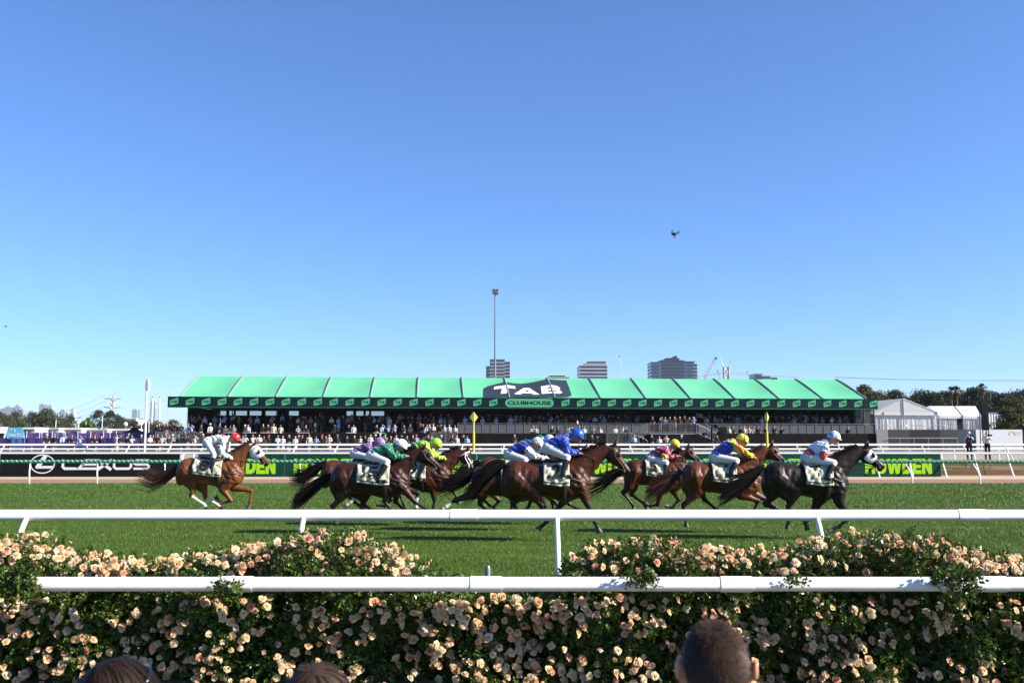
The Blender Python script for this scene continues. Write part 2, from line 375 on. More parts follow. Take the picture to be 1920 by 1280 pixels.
# ================================================================ advertising boards
HG = {
 'H': ([[(0,0),(.32,0),(.32,.36),(.62,.36),(.62,0),(.94,0),(.94,1),(.62,1),(.62,.64),(.32,.64),(.32,1),(0,1)]], .94),
 'O': ([[(.52+.52*math.copysign(abs(math.cos(a))**.8, math.cos(a)), .5+.5*math.copysign(abs(math.sin(a))**.8, math.sin(a))) for a in [i*math.pi/10 for i in range(20)]],
        [(.52+.2*math.cos(a), .5+.21*math.sin(a)) for a in [i*math.pi/8 for i in range(16)]]], 1.04),
 'W': ([[(0,1),(.32,1),(.42,.42),(.56,1),(.84,1),(.98,.42),(1.08,1),(1.4,1),(1.16,0),(.82,0),(.7,.5),(.58,0),(.24,0)]], 1.4),
 'D': ([[(0,0),(.52,0),(.8,.12),(.95,.35),(.95,.65),(.8,.88),(.52,1),(0,1)], [(.33,.28),(.48,.28),(.62,.4),(.62,.6),(.48,.72),(.33,.72)]], .95),
 'E': ([[(0,0),(.82,0),(.82,.25),(.32,.25),(.32,.39),(.76,.39),(.76,.61),(.32,.61),(.32,.75),(.82,.75),(.82,1),(0,1)]], .82),
 'N': ([[(0,0),(.31,0),(.31,.5),(.62,0),(.95,0),(.95,1),(.64,1),(.64,.5),(.33,1),(0,1)]], .95),
 'T': ([[(.36,0),(.64,0),(.64,.74),(1,.74),(1,1),(0,1),(0,.74),(.36,.74)]], 1.0),
 'A': ([[(0,0),(.32,0),(.38,.2),(.78,.2),(.84,0),(1.16,0),(.78,1),(.38,1)], [(.45,.42),(.71,.42),(.58,.76)]], 1.16),
 'B': ([[(0,0),(.72,0),(.9,.09),(.95,.28),(.88,.46),(.78,.52),(.88,.6),(.91,.76),(.85,.92),(.68,1),(0,1)], [(.3,.2),(.6,.2),(.64,.31),(.6,.42),(.3,.42)], [(.3,.6),(.57,.6),(.61,.7),(.57,.8),(.3,.8)]], .95),
}
def word(s, gap=.06):
    polys = []; x = 0
    for ch in s:
        pl, w = HG[ch]
        polys += [[(a+x, c) for a, c in p] for p in pl]; x += w+gap
    x -= gap
    return [[(a/x, c) for a, c in p] for p in polys]          # unit square
def plate(polys, mapf, mapb=None):
    """filled outline mapped by mapf(a, b) -> world; thin solid if mapb"""
    vs, fs = glyph(polys); b = MB(); b.add([mapf(v[0], v[1]) for v in vs], fs); return b
YB = 57.15; zb0 = Z(893, YB); zb1 = Z(850.5, YB)
DKG = mat('board_dark_green', (.003, .045, .03), .6, .12, var=.1, vs=.8); LIME = mat('lime_print', (.33, .62, .015), .6, .15, var=.04)
edges = [372, 535, 715, 894, 1053, 1212, 1371, 1567, 1762]; starts = [393, 552, 752, 911, 1070, 1229, 1388, 1620]
wp = word('HOWDEN', .045)
wher = ['just right of the black board', 'second from the black board', 'third from the black board', 'fourth from the black board', 'fourth from the right end', 'third from the right end', 'second from the right end', 'at the right end of the row']
for i in range(8):
    xa, xb = X(edges[i], YB)+.015, X(edges[i+1], YB)-.015
    t = thing('advertising_board', 'dark green board with lime lettering, '+wher[i], 'board', ((xa+xb)/2, YB, 0), 'green advertising boards')
    b = MB(); b.bbox((xa, YB-.03, zb0), (xb, YB+.03, zb1+random.uniform(-.01, .01))); b.obj('panel', DKG, t)
    for xx in (xa+.3, xb-.3): MB().box((xx, YB+.09, .55), (.05, .1, 1.1)).obj('bracket', GREYM, t)
    u0, u1 = X(starts[i], YB), X(starts[i]+125, YB); v0, v1 = Z(888, YB), Z(859.5, YB)
    plate(wp, lambda a, c: (u0+(u1-u0)*a, YB-.036, v0+(v1-v0)*c)).obj('lettering', LIME, t)
# black board with emblem and word
xa, xb = X(2, YB), X(338, YB)
t = thing('advertising_board', 'black board with silver oval emblem and wide silver lettering', 'board', ((xa+xb)/2, YB, 0))
MB().bbox((xa, YB-.03, zb0), (xb, YB+.03, zb1)).obj('panel', mat('board_black', (.007, .007, .0075), .65, .1, var=.15, vs=.7), t)
for xx in (xa+.4, (xa+xb)/2, xb-.4): MB().box((xx, YB+.09, .55), (.05, .1, 1.1)).obj('bracket', GREYM, t)
MB().bbox((xa-.16, YB-.05, .02), (xa-.02, YB+.05, zb1-.02)).obj('end_post', WHITE, t)
SILV = mat('silver_print', (.72, .72, .74), .5, .3, var=.04)
def stroke(pts, w):
    pts = [Vector((a, c)) for a, c in pts]; L = []; Rr = []
    for i, p in enumerate(pts):
        d0 = (p-pts[i-1]).normalized() if i else (pts[1]-p).normalized(); d1 = (pts[i+1]-p).normalized() if i < len(pts)-1 else d0
        t_ = (d0+d1).normalized(); nrm = Vector((-t_.y, t_.x)); k = w/2/max(.35, nrm.dot(Vector((-d0.y, d0.x))))
        L.append(tuple(p+nrm*k)); Rr.append(tuple(p-nrm*k))
    return L+Rr[::-1]
zx = lambda a, c: (X(a/5.333, YB), YB-.037, Z(690+c/5.333, YB))
LX = [stroke([(641,912),(641,985),(660,1003),(780,1003)], 26), stroke([(1010,921),(872,921),(800,1003),(985,1003)], 24), stroke([(830,962),(975,962)], 20),
      stroke([(985,916),(1125,1014)], 30), stroke([(1130,916),(985,1014)], 30) , stroke([(1152,912),(1152,985),(1172,1003),(1300,1003),(1320,985),(1320,912)], 24),
      stroke([(1500,921),(1372,921),(1352,935),(1352,950),(1370,962),(1480,962),(1498,975),(1498,990),(1480,1003),(1345,1003)], 22)]
for p in LX: plate([p], zx).obj('lettering', SILV, t)
ring = [[(437+124*math.cos(a), 957+96*math.sin(a)) for a in np.linspace(0, 2*math.pi, 40, endpoint=False)], [(437+113*math.cos(a), 957+85*math.sin(a)) for a in np.linspace(0, 2*math.pi, 40, endpoint=False)]]
e = plate(ring, zx).obj('emblem', SILV, t)
plate([[(440,875),(488,875),(425,975),(548,975),(530,1002),(372,1002),(368,980)]], lambda a, c: (X(a/5.333, YB), YB-.041, Z(690+c/5.333, YB))).obj('emblem_bar', SILV, e)
# small gap fence between the boards
t = thing('white_gate', 'low white pipe gate in the gap between black and green boards', 'gate', (X(355, 57.3), 57.3, 0))
for zz in (.25, .6, .95): MB().tube([(X(341, 57.3), 57.3, zz), (X(369, 57.3), 57.3, zz)], .02, 6).obj('bar', WHITE, t)
# ================================================================ grandstand tent
SA = P(315, 752, 104.5); SB = P(1645, 757, 110.5)
sdir = Vector((SB.x-SA.x, SB.y-SA.y, 0)); SL = sdir.length; sdir.normalize(); snrm = Vector((-sdir.y, sdir.x, 0))
S0 = Vector((SA.x, SA.y, 0))
def S(u, v, z): p = S0+sdir*u+snrm*v; return Vector((p.x, p.y, z))
def U(px, py, v=0):
    d = P(px, py, 1)-Vector((0, 0, CAMZ)); o = S0+snrm*v
    # o + sdir*u = d*t
    det = sdir.x*d.y-sdir.y*d.x
    return (d.x*o.y-d.y*o.x)/det
def SZ(py, u, v=0): return Z(py, S(u, v, 0).y)
EAVE = (SZ(744, 0)+SZ(748.5, SL))/2; FBOT = (SZ(762, 0)+SZ(766, SL))/2; VR = 8.2
RIDGE = (SZ(706, 0, VR)+SZ(711, SL, VR))/2
MINT = mat('mint_roof_fabric', (.115, .47, .265), .55, .3, var=.05, vs=.35)
NAVY = mat('navy_fascia', (.0025, .014, .024), .6, .1, var=.08, vs=.5)
MINTP = mat('mint_print', (.07, .36, .18), .55, .3)
RIBM = mat('roof_rib', (.24, .25, .26), .4, .4)
DARKP = mat('black_stage_skirt', (.006, .006, .007), .8, .08, var=.25, vs=.6)
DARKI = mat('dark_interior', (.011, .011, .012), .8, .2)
PANELG = mat('grey_balustrade_panel', (.085, .087, .093), .45, .4, var=.05, vs=1)
ALU = mat('aluminium', (.24, .25, .26), .4, .5, metal=.5)
NAVYP = mat('slate_print', (.022, .034, .052), .55, .3, var=.05)
ST = thing('grandstand', 'long black racecourse stand under a mint green tent roof', 'grandstand', S(SL/2, 4, 1.0))
u0 = U(337, 745); u1 = U(1625, 749); NB = 15
ribs = [u0+(u1-u0)*i/NB for i in range(NB+1)]
def roofp(u, s, lift=0):      # s: 0 eave .. 1 ridge, gentle arch near the ridge
    v = VR*s; z = EAVE+(RIDGE-EAVE)*(1.12*s-.12*s*s*s) if s <= 1 else EAVE
    n = Vector((0, 0, 1))
    return S(u, v-lift*.35, z+lift)
SS = [0, .2, .4, .6, .75, .86, .94, 1.0]
for i in range(NB):
    grid = []
    for s in SS:
        row = []
        for k in range(7):
            f = k/6; sag = .26*math.sin(math.pi*f)*math.sin(math.pi*min(1, s*1.0))
            row.append(roofp(ribs[i]+(ribs[i+1]-ribs[i])*f, s, -sag))
        grid.append(row)
    MB().sheet(grid).obj('roof_panel', MINT, ST, True)
    gb = [[S(ribs[i]+(ribs[i+1]-ribs[i])*f, VR+VR*s, RIDGE-(RIDGE-EAVE)*s) for f in (0, 1)] for s in (0.004, .5, 1)]
    MB().sheet(gb).obj('back_roof_panel', MINT, ST, True)
for u in ribs:
    MB().tube([roofp(u, s, .03) for s in SS]+[S(u, 2*VR, EAVE+.03)], .095, 8).obj('roof_rib', RIBM, ST, True)
for uu in (ribs[0], ribs[-1]):      # gables
    b = MB(); b.add([S(uu, 0, EAVE), S(uu, 2*VR, EAVE), S(uu, VR, RIDGE-.02)], [(0, 1, 2)]); b.obj('gable', MINT, ST)
# fascia in panels
nf = 16
for i in range(nf):
    a = SL*i/nf+.004; c = SL*(i+1)/nf-.004; b = MB()
    fr = [S(a, -.12, FBOT), S(c, -.12, FBOT), S(c, -.12, EAVE+.05), S(a, -.12, EAVE+.05), S(a, .05, FBOT), S(c, .05, FBOT), S(c, .05, EAVE+.05), S(a, .05, EAVE+.05)]
    b.add(fr, [(0,1,2,3),(5,4,7,6),(4,0,3,7),(1,5,6,2),(3,2,6,7),(4,5,1,0)]); b.obj('fascia_panel', NAVY, ST)
MB().add([S(0, -.13, FBOT-.1), S(SL, -.13, FBOT-.1), S(SL, -.13, FBOT-.004), S(0, -.13, FBOT-.004)], [(0,1,2,3)]).obj('fascia_trim', mat('trim_green', (.012, .10, .055), .5, .3), ST)
for uu in (0, SL):
    b = MB(); b.add([S(uu, .05, FBOT), S(uu, 1.6, FBOT), S(uu, 1.6, EAVE+.05), S(uu, .05, EAVE+.05)], [(0,1,2,3)]); b.obj('fascia_return', NAVY, ST)
# badges: flag shape with lettering
TABW = word('TAB', .1)
flag = [(0,.02),(.5,.10),(1,.30),(1,.98),(.96,1),(.5,.86),(.12,.74),(.03,.70),(0,.62)]
flag = [(a, c) for a, c in flag]
fg = glyph([flag]); tg = glyph(TABW)
bpx = [327+29.9*i for i in range(21)]+[1060+28.85*i for i in range(21)]
FH = EAVE-FBOT
for px in bpx:
    pyc = 752+(757-752)*(px-315)/1330
    u = U(px, pyc); w = .86; h = FH*.80; z0 = FBOT+FH*.12
    b = MB(); b.add([S(u-w/2+w*v[0], -.135, z0+h*v[1]) for v in fg[0]], fg[1]); o = b.obj('badge', MINTP, ST)
    b = MB(); b.add([S(u-w*.37+w*.74*v[0], -.142, z0+h*.36+h*.30*v[1]) for v in tg[0]], tg[1]); b.obj('lettering', NAVY, o)
# pill sign
uc0, uc1 = U(947, 754), U(1038, 754); zc = FBOT+FH*.5; rr = FH*.44
pill = [(uc0+rr+rr*math.cos(a), zc+rr*math.sin(a)) for a in np.linspace(math.pi/2, 1.5*math.pi, 10)]+[(uc1-rr+rr*math.cos(a), zc+rr*math.sin(a)) for a in np.linspace(-math.pi/2, math.pi/2, 10)]
pv, pf = glyph([pill]); b = MB(); b.add([S(v[0], -.137, v[1]) for v in pv], pf); o = b.obj('sign', MINTP, ST)
tv, tf = text2d('CLUBHOUSE', .035); b = MB(); b.add([S(uc0+.28+(uc1-uc0-.56)*v[0], -.145, zc-rr*.46+rr*.92*v[1]) for v in tv], tf); b.obj('lettering', NAVY, o)
# roof logo (slate flag and white letters) lying on the fabric
def roofuv(px, py):
    lo, hi = 0, 1
    for _ in range(30):
        s = (lo+hi)/2; u = U(px, py, VR*s); q = roofp(u, s)
        if q.z < Z(py, q.y): lo = s
        else: hi = s
    return u, s
def on_roof(polys_px, lift, name, m, parent):
    """outline given in photo pixels, cut along many short rungs so that it follows the roof"""
    vs, fs = glyph([[(a, -c) for a, c in p] for p in polys_px])
    me = bpy.data.meshes.new('x'); me.from_pydata(vs, [], fs); bm = bmesh.new(); bm.from_mesh(me); bpy.data.meshes.remove(me)
    for px in np.arange(900, 1080, 6): bmesh.ops.bisect_plane(bm, geom=bm.verts[:]+bm.edges[:]+bm.faces[:], plane_co=(px, 0, 0), plane_no=(1, 0, 0))
    for py in np.arange(706, 750, 4): bmesh.ops.bisect_plane(bm, geom=bm.verts[:]+bm.edges[:]+bm.faces[:], plane_co=(0, -py, 0), plane_no=(0, 1, 0))
    bm.verts.index_update(); b = MB(); out = []
    for v in bm.verts:
        u, s = roofuv(v.co.x, -v.co.y)
        f = ((u-ribs[0])/(ribs[1]-ribs[0])) % 1.0; sag = .26*math.sin(math.pi*f)*math.sin(math.pi*s)
        out.append(roofp(u, s, lift-sag))
    b.add(out, [tuple(q.index for q in f.verts) for f in bm.faces]); bm.free()
    return b.obj(name, m, parent)
LOGO = [(906.5,744.5),(906.5,724.5),(914,720.5),(930,718),(944,716.8),(975,716.8),(1000,714.5),(1024,711.5),(1062,712),(1067,722),(1071,735),(1071.5,740),(1066,743.5),(1050,744.8),(1000,745.2)]
lo = on_roof([LOGO], .05, 'roof_logo', NAVYP, ST)
TL = [[(927,722.5),(966,722.5),(966,727.5),(953,727.5),(950,738),(939,738),(941,727.5),(926,727.5)]]
AL = [[(964,738.5),(982,724),(993,724),(1012,738.5),(1000,738.5),(997,735.5),(979,735.5),(976,738.5)], [(984,731.5),(993,731.5),(988.5,727.5)]]
BL = [[(1016,737.5),(1014,722.5),(1043,722.5),(1050,725),(1050,728.5),(1047,730),(1053,732.5),(1054,735.5),(1049,737.8)], [(1026,726),(1038,726),(1040,728),(1027,728.2)], [(1027,732),(1042,732),(1043.5,734.5),(1028,734.6)]]
for q in (TL, AL, BL): on_roof(q, .075, 'lettering', mat('white_print', (.8, .8, .8), .6, .3), lo)
# inner structure ---------------------------------------------------------
ZD = 3.1           # upper deck
ZT = 2.15          # front terrace
zs = (SZ(811, 0, -2)+SZ(813, SL, -2))/2      # skirt top
def sbox(name, a, b_, m, parent=ST, **k):
    (ua, va, za), (ub, vb, zb) = a, b_
    vs = [S(ua,va,za),S(ub,va,za),S(ub,vb,za),S(ua,vb,za),S(ua,va,zb),S(ub,va,zb),S(ub,vb,zb),S(ua,vb,zb)]
    b = MB(); b.add(vs, [(0,3,2,1),(4,5,6,7),(0,1,5,4),(1,2,6,5),(2,3,7,6),(3,0,4,7)]); return b.obj(name, m, parent)
ue0 = U(352, 790); ue1 = U(1640, 790)
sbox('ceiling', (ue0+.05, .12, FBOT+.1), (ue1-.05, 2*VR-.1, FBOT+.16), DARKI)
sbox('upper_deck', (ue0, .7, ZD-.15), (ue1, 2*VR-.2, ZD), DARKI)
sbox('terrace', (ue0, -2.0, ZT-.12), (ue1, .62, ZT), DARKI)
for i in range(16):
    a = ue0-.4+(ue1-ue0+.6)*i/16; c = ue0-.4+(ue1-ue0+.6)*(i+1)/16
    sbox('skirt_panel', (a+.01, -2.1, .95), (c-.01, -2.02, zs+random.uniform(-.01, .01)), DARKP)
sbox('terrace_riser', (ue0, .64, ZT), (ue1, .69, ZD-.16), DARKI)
# back wall with window openings high up on the left
wz0 = SZ(779, 20, 2*VR); wz1 = SZ(768, 20, 2*VR)
vb = 2*VR-.25
wins = [(U(a, 775, vb), U(c, 775, vb)) for a, c in ((356,368),(370,380),(383,397),(413,424),(430,438),(442,463),(468,490),(498,520),(542,560),(650,662),(668,692),(696,720))]
prev = ue0
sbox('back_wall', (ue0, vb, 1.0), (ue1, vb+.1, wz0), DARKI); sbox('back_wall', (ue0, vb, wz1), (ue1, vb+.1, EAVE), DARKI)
for (a, c) in wins:
    if a > prev+.02: sbox('window_pier', (prev, vb, wz0+.001), (a, vb+.1, wz1-.001), DARKI)
    b = MB(); b.add([S(a, vb+.05, wz0), S(c, vb+.05, wz0), S(c, vb+.05, wz1), S(a, vb+.05, wz1)], [(0,1,2,3)]); b.obj('window_pane', glassmat('clear_pane', (.55, .58, .6), .05, .85), ST)
    prev = c
sbox('window_pier', (prev, vb, wz0+.001), (ue1, vb+.1, wz1-.001), DARKI)
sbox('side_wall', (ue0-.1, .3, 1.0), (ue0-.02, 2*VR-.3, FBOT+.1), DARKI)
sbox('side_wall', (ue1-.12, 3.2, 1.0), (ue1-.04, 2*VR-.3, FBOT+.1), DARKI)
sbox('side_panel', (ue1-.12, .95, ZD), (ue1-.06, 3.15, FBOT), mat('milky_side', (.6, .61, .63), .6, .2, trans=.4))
# right end: glazed bay
gp = glassmat('clear_pane', (.55, .58, .6), .05, .85)
for a, c in ((1604, 1618), (1621, 1637)):
    for za, zb in ((SZ(793, SL), SZ(781, SL)), (SZ(779.5, SL), SZ(767, SL))):
        ua, uc = U(a, 780, .8), U(c, 780, .8); b = MB(); b.add([S(ua, .8, za), S(uc, .8, za), S(uc, .8, zb), S(ua, .8, zb)], [(0,1,2,3)]); b.obj('window_pane', glassmat('milky_pane', (.8, .82, .85), .1, .3), ST)
for px in (1602, 1619, 1639):
    u = U(px, 785, .8); MB().tube([S(u, .8, ZT), S(u, .8, FBOT)], .07, 4).obj('post', BLACK, ST)
sbox('window_sill', (U(1602, 785, .8), .75, SZ(780.6, SL)), (U(1639, 785, .8), .85, SZ(779.8, SL)), BLACK)
for px in np.linspace(352, 1600, 16):       # front columns
    u = U(px, 790, .9); MB().tube([S(u, .9, ZD), S(u, .9, FBOT+.1)], .06, 6).obj('column', BLACK, ST)
for px in np.linspace(380, 1590, 9):        # deep columns
    u = U(px, 790, 8); MB().tube([S(u, 8, ZD), S(u, 8, FBOT+.1)], .09, 6).obj('column', DARKI, ST)
# grey balustrade of panels on the right two thirds
zb0_, zb1_ = (SZ(812, 40), SZ(793.5, 40))
bx = [858+15.6*i for i in range(51)]
for i in range(50):
    if bx[i] > 1212 and bx[i] < 1296: continue
    ua, uc = U(bx[i], 803, .62), U(bx[i+1], 803, .62)
    if bx[i+1] > 1640: break
    sbox('balustrade_panel', (ua+.05, .6, zb0_-.12), (uc-.05, .625, zb1_-.13), PANELG)
    MB().tube([S(ua, .58, zb0_-.3), S(ua, .58, zb1_)], .028, 6).obj('balustrade_post', ALU, ST)
for a, c in ((858, 1215), (1300, 1640)):
    MB().tube([S(U(a, 793, .58), .58, zb1_), S(U(c, 793, .58), .58, zb1_)], .03, 6).obj('handrail', ALU, ST, True)
    sbox('ledge', (U(a, 812, -.1), -.15, zb0_-.16), (U(c, 812, -.1), .55, zb0_-.13), GREYM)
# white counter strips on the left terrace, dim furniture inside
for a, c in ((420, 442), (456, 480), (490, 520), (560, 580), (650, 668), (700, 722)):
    sbox('counter', (U(a, 808, -1.7), -1.9, zs+.02), (U(c, 808, -1.7), -1.5, zs+.06), WHITE)
for k in range(16):
    px = random.uniform(870, 1560); u = U(px, 780, 9); z0 = random.uniform(ZD+1.6, ZD+2.3)
    sbox('lamp_track', (u, 9, z0), (u+random.uniform(1, 4), 9.05, z0+.06), mat('dim_metal', (.12, .12, .13), .5, .4))
# ---------------------------------------------------------------- railings and stairs in front of the stand
def railing(label, pts, zt, zb_, v, bars=.13, name='railing'):
    """pts: list of (px, pyTop, pyBottom) along the railing at depth v in front of the stand"""
    q = [(U(px, pb, v), SZ(pt, U(px, pb, v), v), SZ(pb, U(px, pb, v), v)) for px, pt, pb in pts]
    t = thing(name, label, 'railing', S(q[0][0], v, 1.0), 'metal railings in front of the stand')
    for i, (u, a, c) in enumerate(q): MB().tube([S(u, v, c), S(u, v, a+.02)], .035, 6).obj('post', ALU, t)
    MB().tube([S(u, v, a) for u, a, c in q], .03, 6).obj('top_rail', ALU, t); MB().tube([S(u, v, c+.1) for u, a, c in q], .025, 6).obj('bottom_rail', ALU, t)
    b = MB()
    for i in range(len(q)-1):
        n = max(1, int(abs(q[i+1][0]-q[i][0])/bars))
        for k in range(1, n):
            f = k/n; u = q[i][0]*(1-f)+q[i+1][0]*f; a = q[i][1]*(1-f)+q[i+1][1]*f; c = q[i][2]*(1-f)+q[i+1][2]*f
            b.tube([S(u, v, c+.1), S(u, v, a)], .013, 4)
    if b.v: b.obj('balusters', ALU, t)
    return t
def landing(label, pxa, pxb, py, pybot, v0, v1):
    ua, ub = U(pxa, py, v0), U(pxb, py, v0); zt = SZ(py, ua, v0)
    t = thing('landing', label, 'platform', S((ua+ub)/2, v0, 1.0))
    sbox('floor', (ua, v0, zt-.08), (ub, v1, zt), GREYM, t); sbox('front', (ua+.02, v0+.02, .95), (ub-.02, v0+.08, zt-.09), DARKP, t)
    return zt
def stairs(label, pxa, pya, pxb, pyb, v0, v1, n=9):
    ua, ub = U(pxa, pya, v0), U(pxb, pyb, v0); za, zb = SZ(pya, ua, v0), SZ(pyb, ub, v0)
    t = thing('stairs', label, 'stairs', S((ua+ub)/2, v0, 1.0))
    for i in range(n):
        f = i/(n-1); u = ua+(ub-ua)*f; z = za+(zb-za)*f; du = abs(ub-ua)/n
        sbox('tread', (u-du/2, v0, z-.05), (u+du/2, v1, z), GREYM, t)
    for v in (v0, v1): MB().tube([S(ua, v, za-.1), S(ub, v, zb-.1)], .06, 4).obj('stringer', BLACK, t)
ZLAND = landing('raised landing with spectators above the central stairs', 1218, 1306, 812, 832, -4.6, -2.15)
railing('barred railing round the central raised landing', [(1218, 794, 812), (1262, 794, 812), (1306, 794, 812)], 0, 0, -4.6)
stairs('stairs rising to the left side of the central landing', 1172, 831, 1218, 812, -4.4, -2.4)
railing('sloping handrail of the stairs left of the central landing', [(1184, 811, 825), (1218, 794, 812)], 0, 0, -4.65)
railing('upper sloping handrail beside the left central stairs', [(1188, 806, 820), (1214, 793, 811)], 0, 0, -2.3, 5)
stairs('stairs falling from the right side of the central landing', 1306, 812, 1350, 831, -4.4, -2.4)
railing('sloping handrail of the stairs right of the central landing', [(1306, 794, 812), (1346, 813, 830)], 0, 0, -4.65)
railing('barred railing of the low platform left of the central stairs', [(1138, 812, 832), (1160, 812, 832), (1181, 812, 832)], 0, 0, -5.0)
railing('stepped handrail at the foot of the central stairs', [(1181, 812, 829), (1198, 817, 831), (1214, 826, 834)], 0, 0, -5.2, 5)
railing('barred railing of the platform left of the yellow diamond pole', [(811, 811, 832), (835, 811, 832), (857, 811, 832)], 0, 0, -4.2)
railing('sloping stair rail left of the yellow diamond pole', [(785, 826, 834), (811, 811, 830)], 0, 0, -4.2)
ZL2 = landing('black end platform at the left of the stand', 290, 349, 819, 833, -3.0, 1.5)
railing('barred railing of the left end platform', [(291, 809, 832), (320, 809, 832), (347, 809, 832)], 0, 0, -3.2)
railing('stair rail descending right from the left end platform', [(349, 809, 822), (395, 832, 840)], 0, 0, -3.4)
railing('second stair rail beside the left end stairs', [(364, 808, 818), (405, 830, 838)], 0, 0, -2.4, .2)
railing('handrail at the right end of the black stage skirt', [(1650, 815, 832), (1662, 820, 832), (1668, 828, 834)], 0, 0, -2.4, 5)
# ================================================================ background: trees, tents, sheds, towers
BARK = mat('bark', (.10, .075, .055), .9, .1, var=.3, vs=3)
LEAFS = [mat('eucalypt_leaf', (.050, .058, .026), .65, .2, isl=.45, trans=.15), mat('dark_leaf', (.024, .042, .016), .6, .25, isl=.45, trans=.12),
         mat('olive_leaf', (.075, .07, .022), .65, .2, isl=.45, trans=.15), mat('fresh_leaf', (.075, .17, .015), .55, .3, isl=.35, trans=.3)]
def crown_pts(w, d, h, z0, clumps, per, seed, leaf):
    r = np.random.default_rng(seed); V = []
    cs = []
    for _ in range(clumps):
        a = r.uniform(0, 2*np.pi); rad = np.sqrt(r.uniform(.05, 1)); f = r.uniform(0, 1)
        env = np.sqrt(max(0.05, 1-(2*abs(f-.42))**2.2))
        cs.append((np.cos(a)*rad*w/2*env, np.sin(a)*rad*d/2*env, z0+f*h, r.uniform(.13, .24)*w))
    for cx, cy, cz, cr in cs:
        n = per; p = r.normal(0, 1, (n, 3)); p /= np.linalg.norm(p, axis=1)[:, None]; p *= (r.uniform(.2, 1, n)**.5)[:, None]*cr; p[:, 2] *= .7
        V.append(p+np.array([cx, cy, cz]))
    C = np.concatenate(V); n = len(C)
    a = r.normal(0, 1, (n, 3)); a /= np.linalg.norm(a, axis=1)[:, None]; t = r.normal(0, 1, (n, 3)); b = np.cross(a, t); b /= np.linalg.norm(b, axis=1)[:, None]
    L = leaf*r.uniform(.6, 1.3, (n, 1))
    Vv = np.stack([C-a*L, C+b*L*.55, C+a*L, C-b*L*.55], 1).reshape(-1, 3)
    return Vv, np.arange(n*4).reshape(-1, 4), cs
def tree(px, py_top, Y, wpx, base_z, label, sp=0, seed=0, name='tree', leaf=None, density=1.0, group='trees on the skyline'):
    top = Z(py_top, Y); w = wpx/FPX*Y; h = top-base_z; x = X(px, Y)
    t = thing(name, label, 'tree', (x, Y, base_z), group)
    th = h*.22
    V, F, cs = crown_pts(w, w*.8, h-th*1.1, th, int(46*density), 110, seed, leaf or max(.16, w*.026))
    me = npmesh('crown', V, F, [LEAFS[sp]]); link('crown', me, t)
    b = MB(); b.tube([(0, 0, -.1), (.02*w, 0, th), (0, .01*w, h*.55)], [w*.03, w*.022, w*.010], 7)
    for cx, cy, cz, cr in cs[:9]: b.tube([(.01*w, 0, th*1.05), (cx*.5, cy*.5, (th+cz)/2+.02*h), (cx, cy, cz)], [w*.014, w*.009, w*.003], 5)
    me = b.mesh('trunk', [BARK], True); link('trunk', me, t)
    return t
GZ = 1.0
# left skyline trees (px, top py, distance, width px, species)
for i, (px, py, Y, w, sp, lb) in enumerate([
    (-6, 776, 300, 60, 0, 'olive gum tree at the far left edge behind the white awning'), (26, 772, 320, 50, 0, 'rusty gum tree just left of the bright green sapling'),
    (60, 774, 290, 44, 1, 'dark tree left of the biggest rounded gum'), (84, 768, 260, 70, 0, 'biggest rounded gum tree on the left skyline'), (103, 781, 280, 34, 0, 'low gum shoulder right of the biggest rounded gum'),
    (131, 778, 300, 30, 0, 'small gum standing below a distant spired tower'), (118, 786, 310, 26, 1, 'small dark tree left of the spired tower gum'),
    (183, 770, 250, 40, 0, 'tall gum left of the lattice pylon foot'), (206, 771, 250, 38, 1, 'tall dark gum covering the lattice pylon foot'), (225, 780, 255, 34, 0, 'gum right of the lattice pylon foot'),
    (247, 790, 330, 40, 1, 'low dark tree behind the black marquee'), (270, 792, 340, 44, 1, 'low dark tree left of the finish post'), (293, 791, 340, 40, 2, 'low olive tree below the twin chimneys'),
    (322, 790, 330, 46, 2, 'low tree between chimneys and the stand'), (168, 792, 320, 30, 1, 'dark low tree left of the tall gum pair')]):
    tree(px, py, Y, w, GZ, lb, sp, 100+i)
for i, (px, py, Y, w, lb) in enumerate([(39, 786, 180, 22, 'bright green sapling behind the light blue banner'), (163, 783, 200, 26, 'bright green young tree left of the tall gums'), (155, 786, 205, 16, 'small bright green shrub tree beside the young tree')]):
    tree(px, py, Y, w, GZ, lb, 3, 140+i, density=.8)
# right trees
for i, (px, py, Y, w, sp, lb) in enumerate([
    (1625, 726, 190, 44, 2, 'brown tipped tree rising behind the right roof end'), (1655, 739, 195, 60, 2, 'olive tree mass above the white marquee'), (1680, 736, 200, 50, 1, 'dark tree above the marquee peak'),
    (1725, 737, 190, 56, 0, 'feathery grey tree right of the marquee peak'), (1752, 742, 185, 60, 1, 'dark round tree left of the twin palms'), (1775, 738, 190, 50, 1, 'dense dark tree under the twin palms'),
    (1800, 738, 190, 56, 2, 'olive tree under the twin palms'), (1833, 730, 180, 56, 1, 'tall dark tree left of the single palm'), (1862, 740, 180, 60, 1, 'dark tree behind the speaker tower'),
    (1893, 741, 175, 60, 1, 'dark tree near the right picture edge'), (1925, 738, 175, 70, 1, 'dark tree at the right picture edge'), (1905, 752, 160, 60, 2, 'lighter olive tree in front at right edge'), (1965, 745, 170, 70, 1, 'dark tree just past the right edge'),
    (1700, 752, 180, 60, 1, 'low dark tree behind the second marquee ridge'), (1845, 756, 165, 50, 1, 'low dark tree right of the second marquee')]):
    tree(px, py-1, Y, w*1.45, GZ, lb, sp, 200+i, leaf=.2, density=2.0)
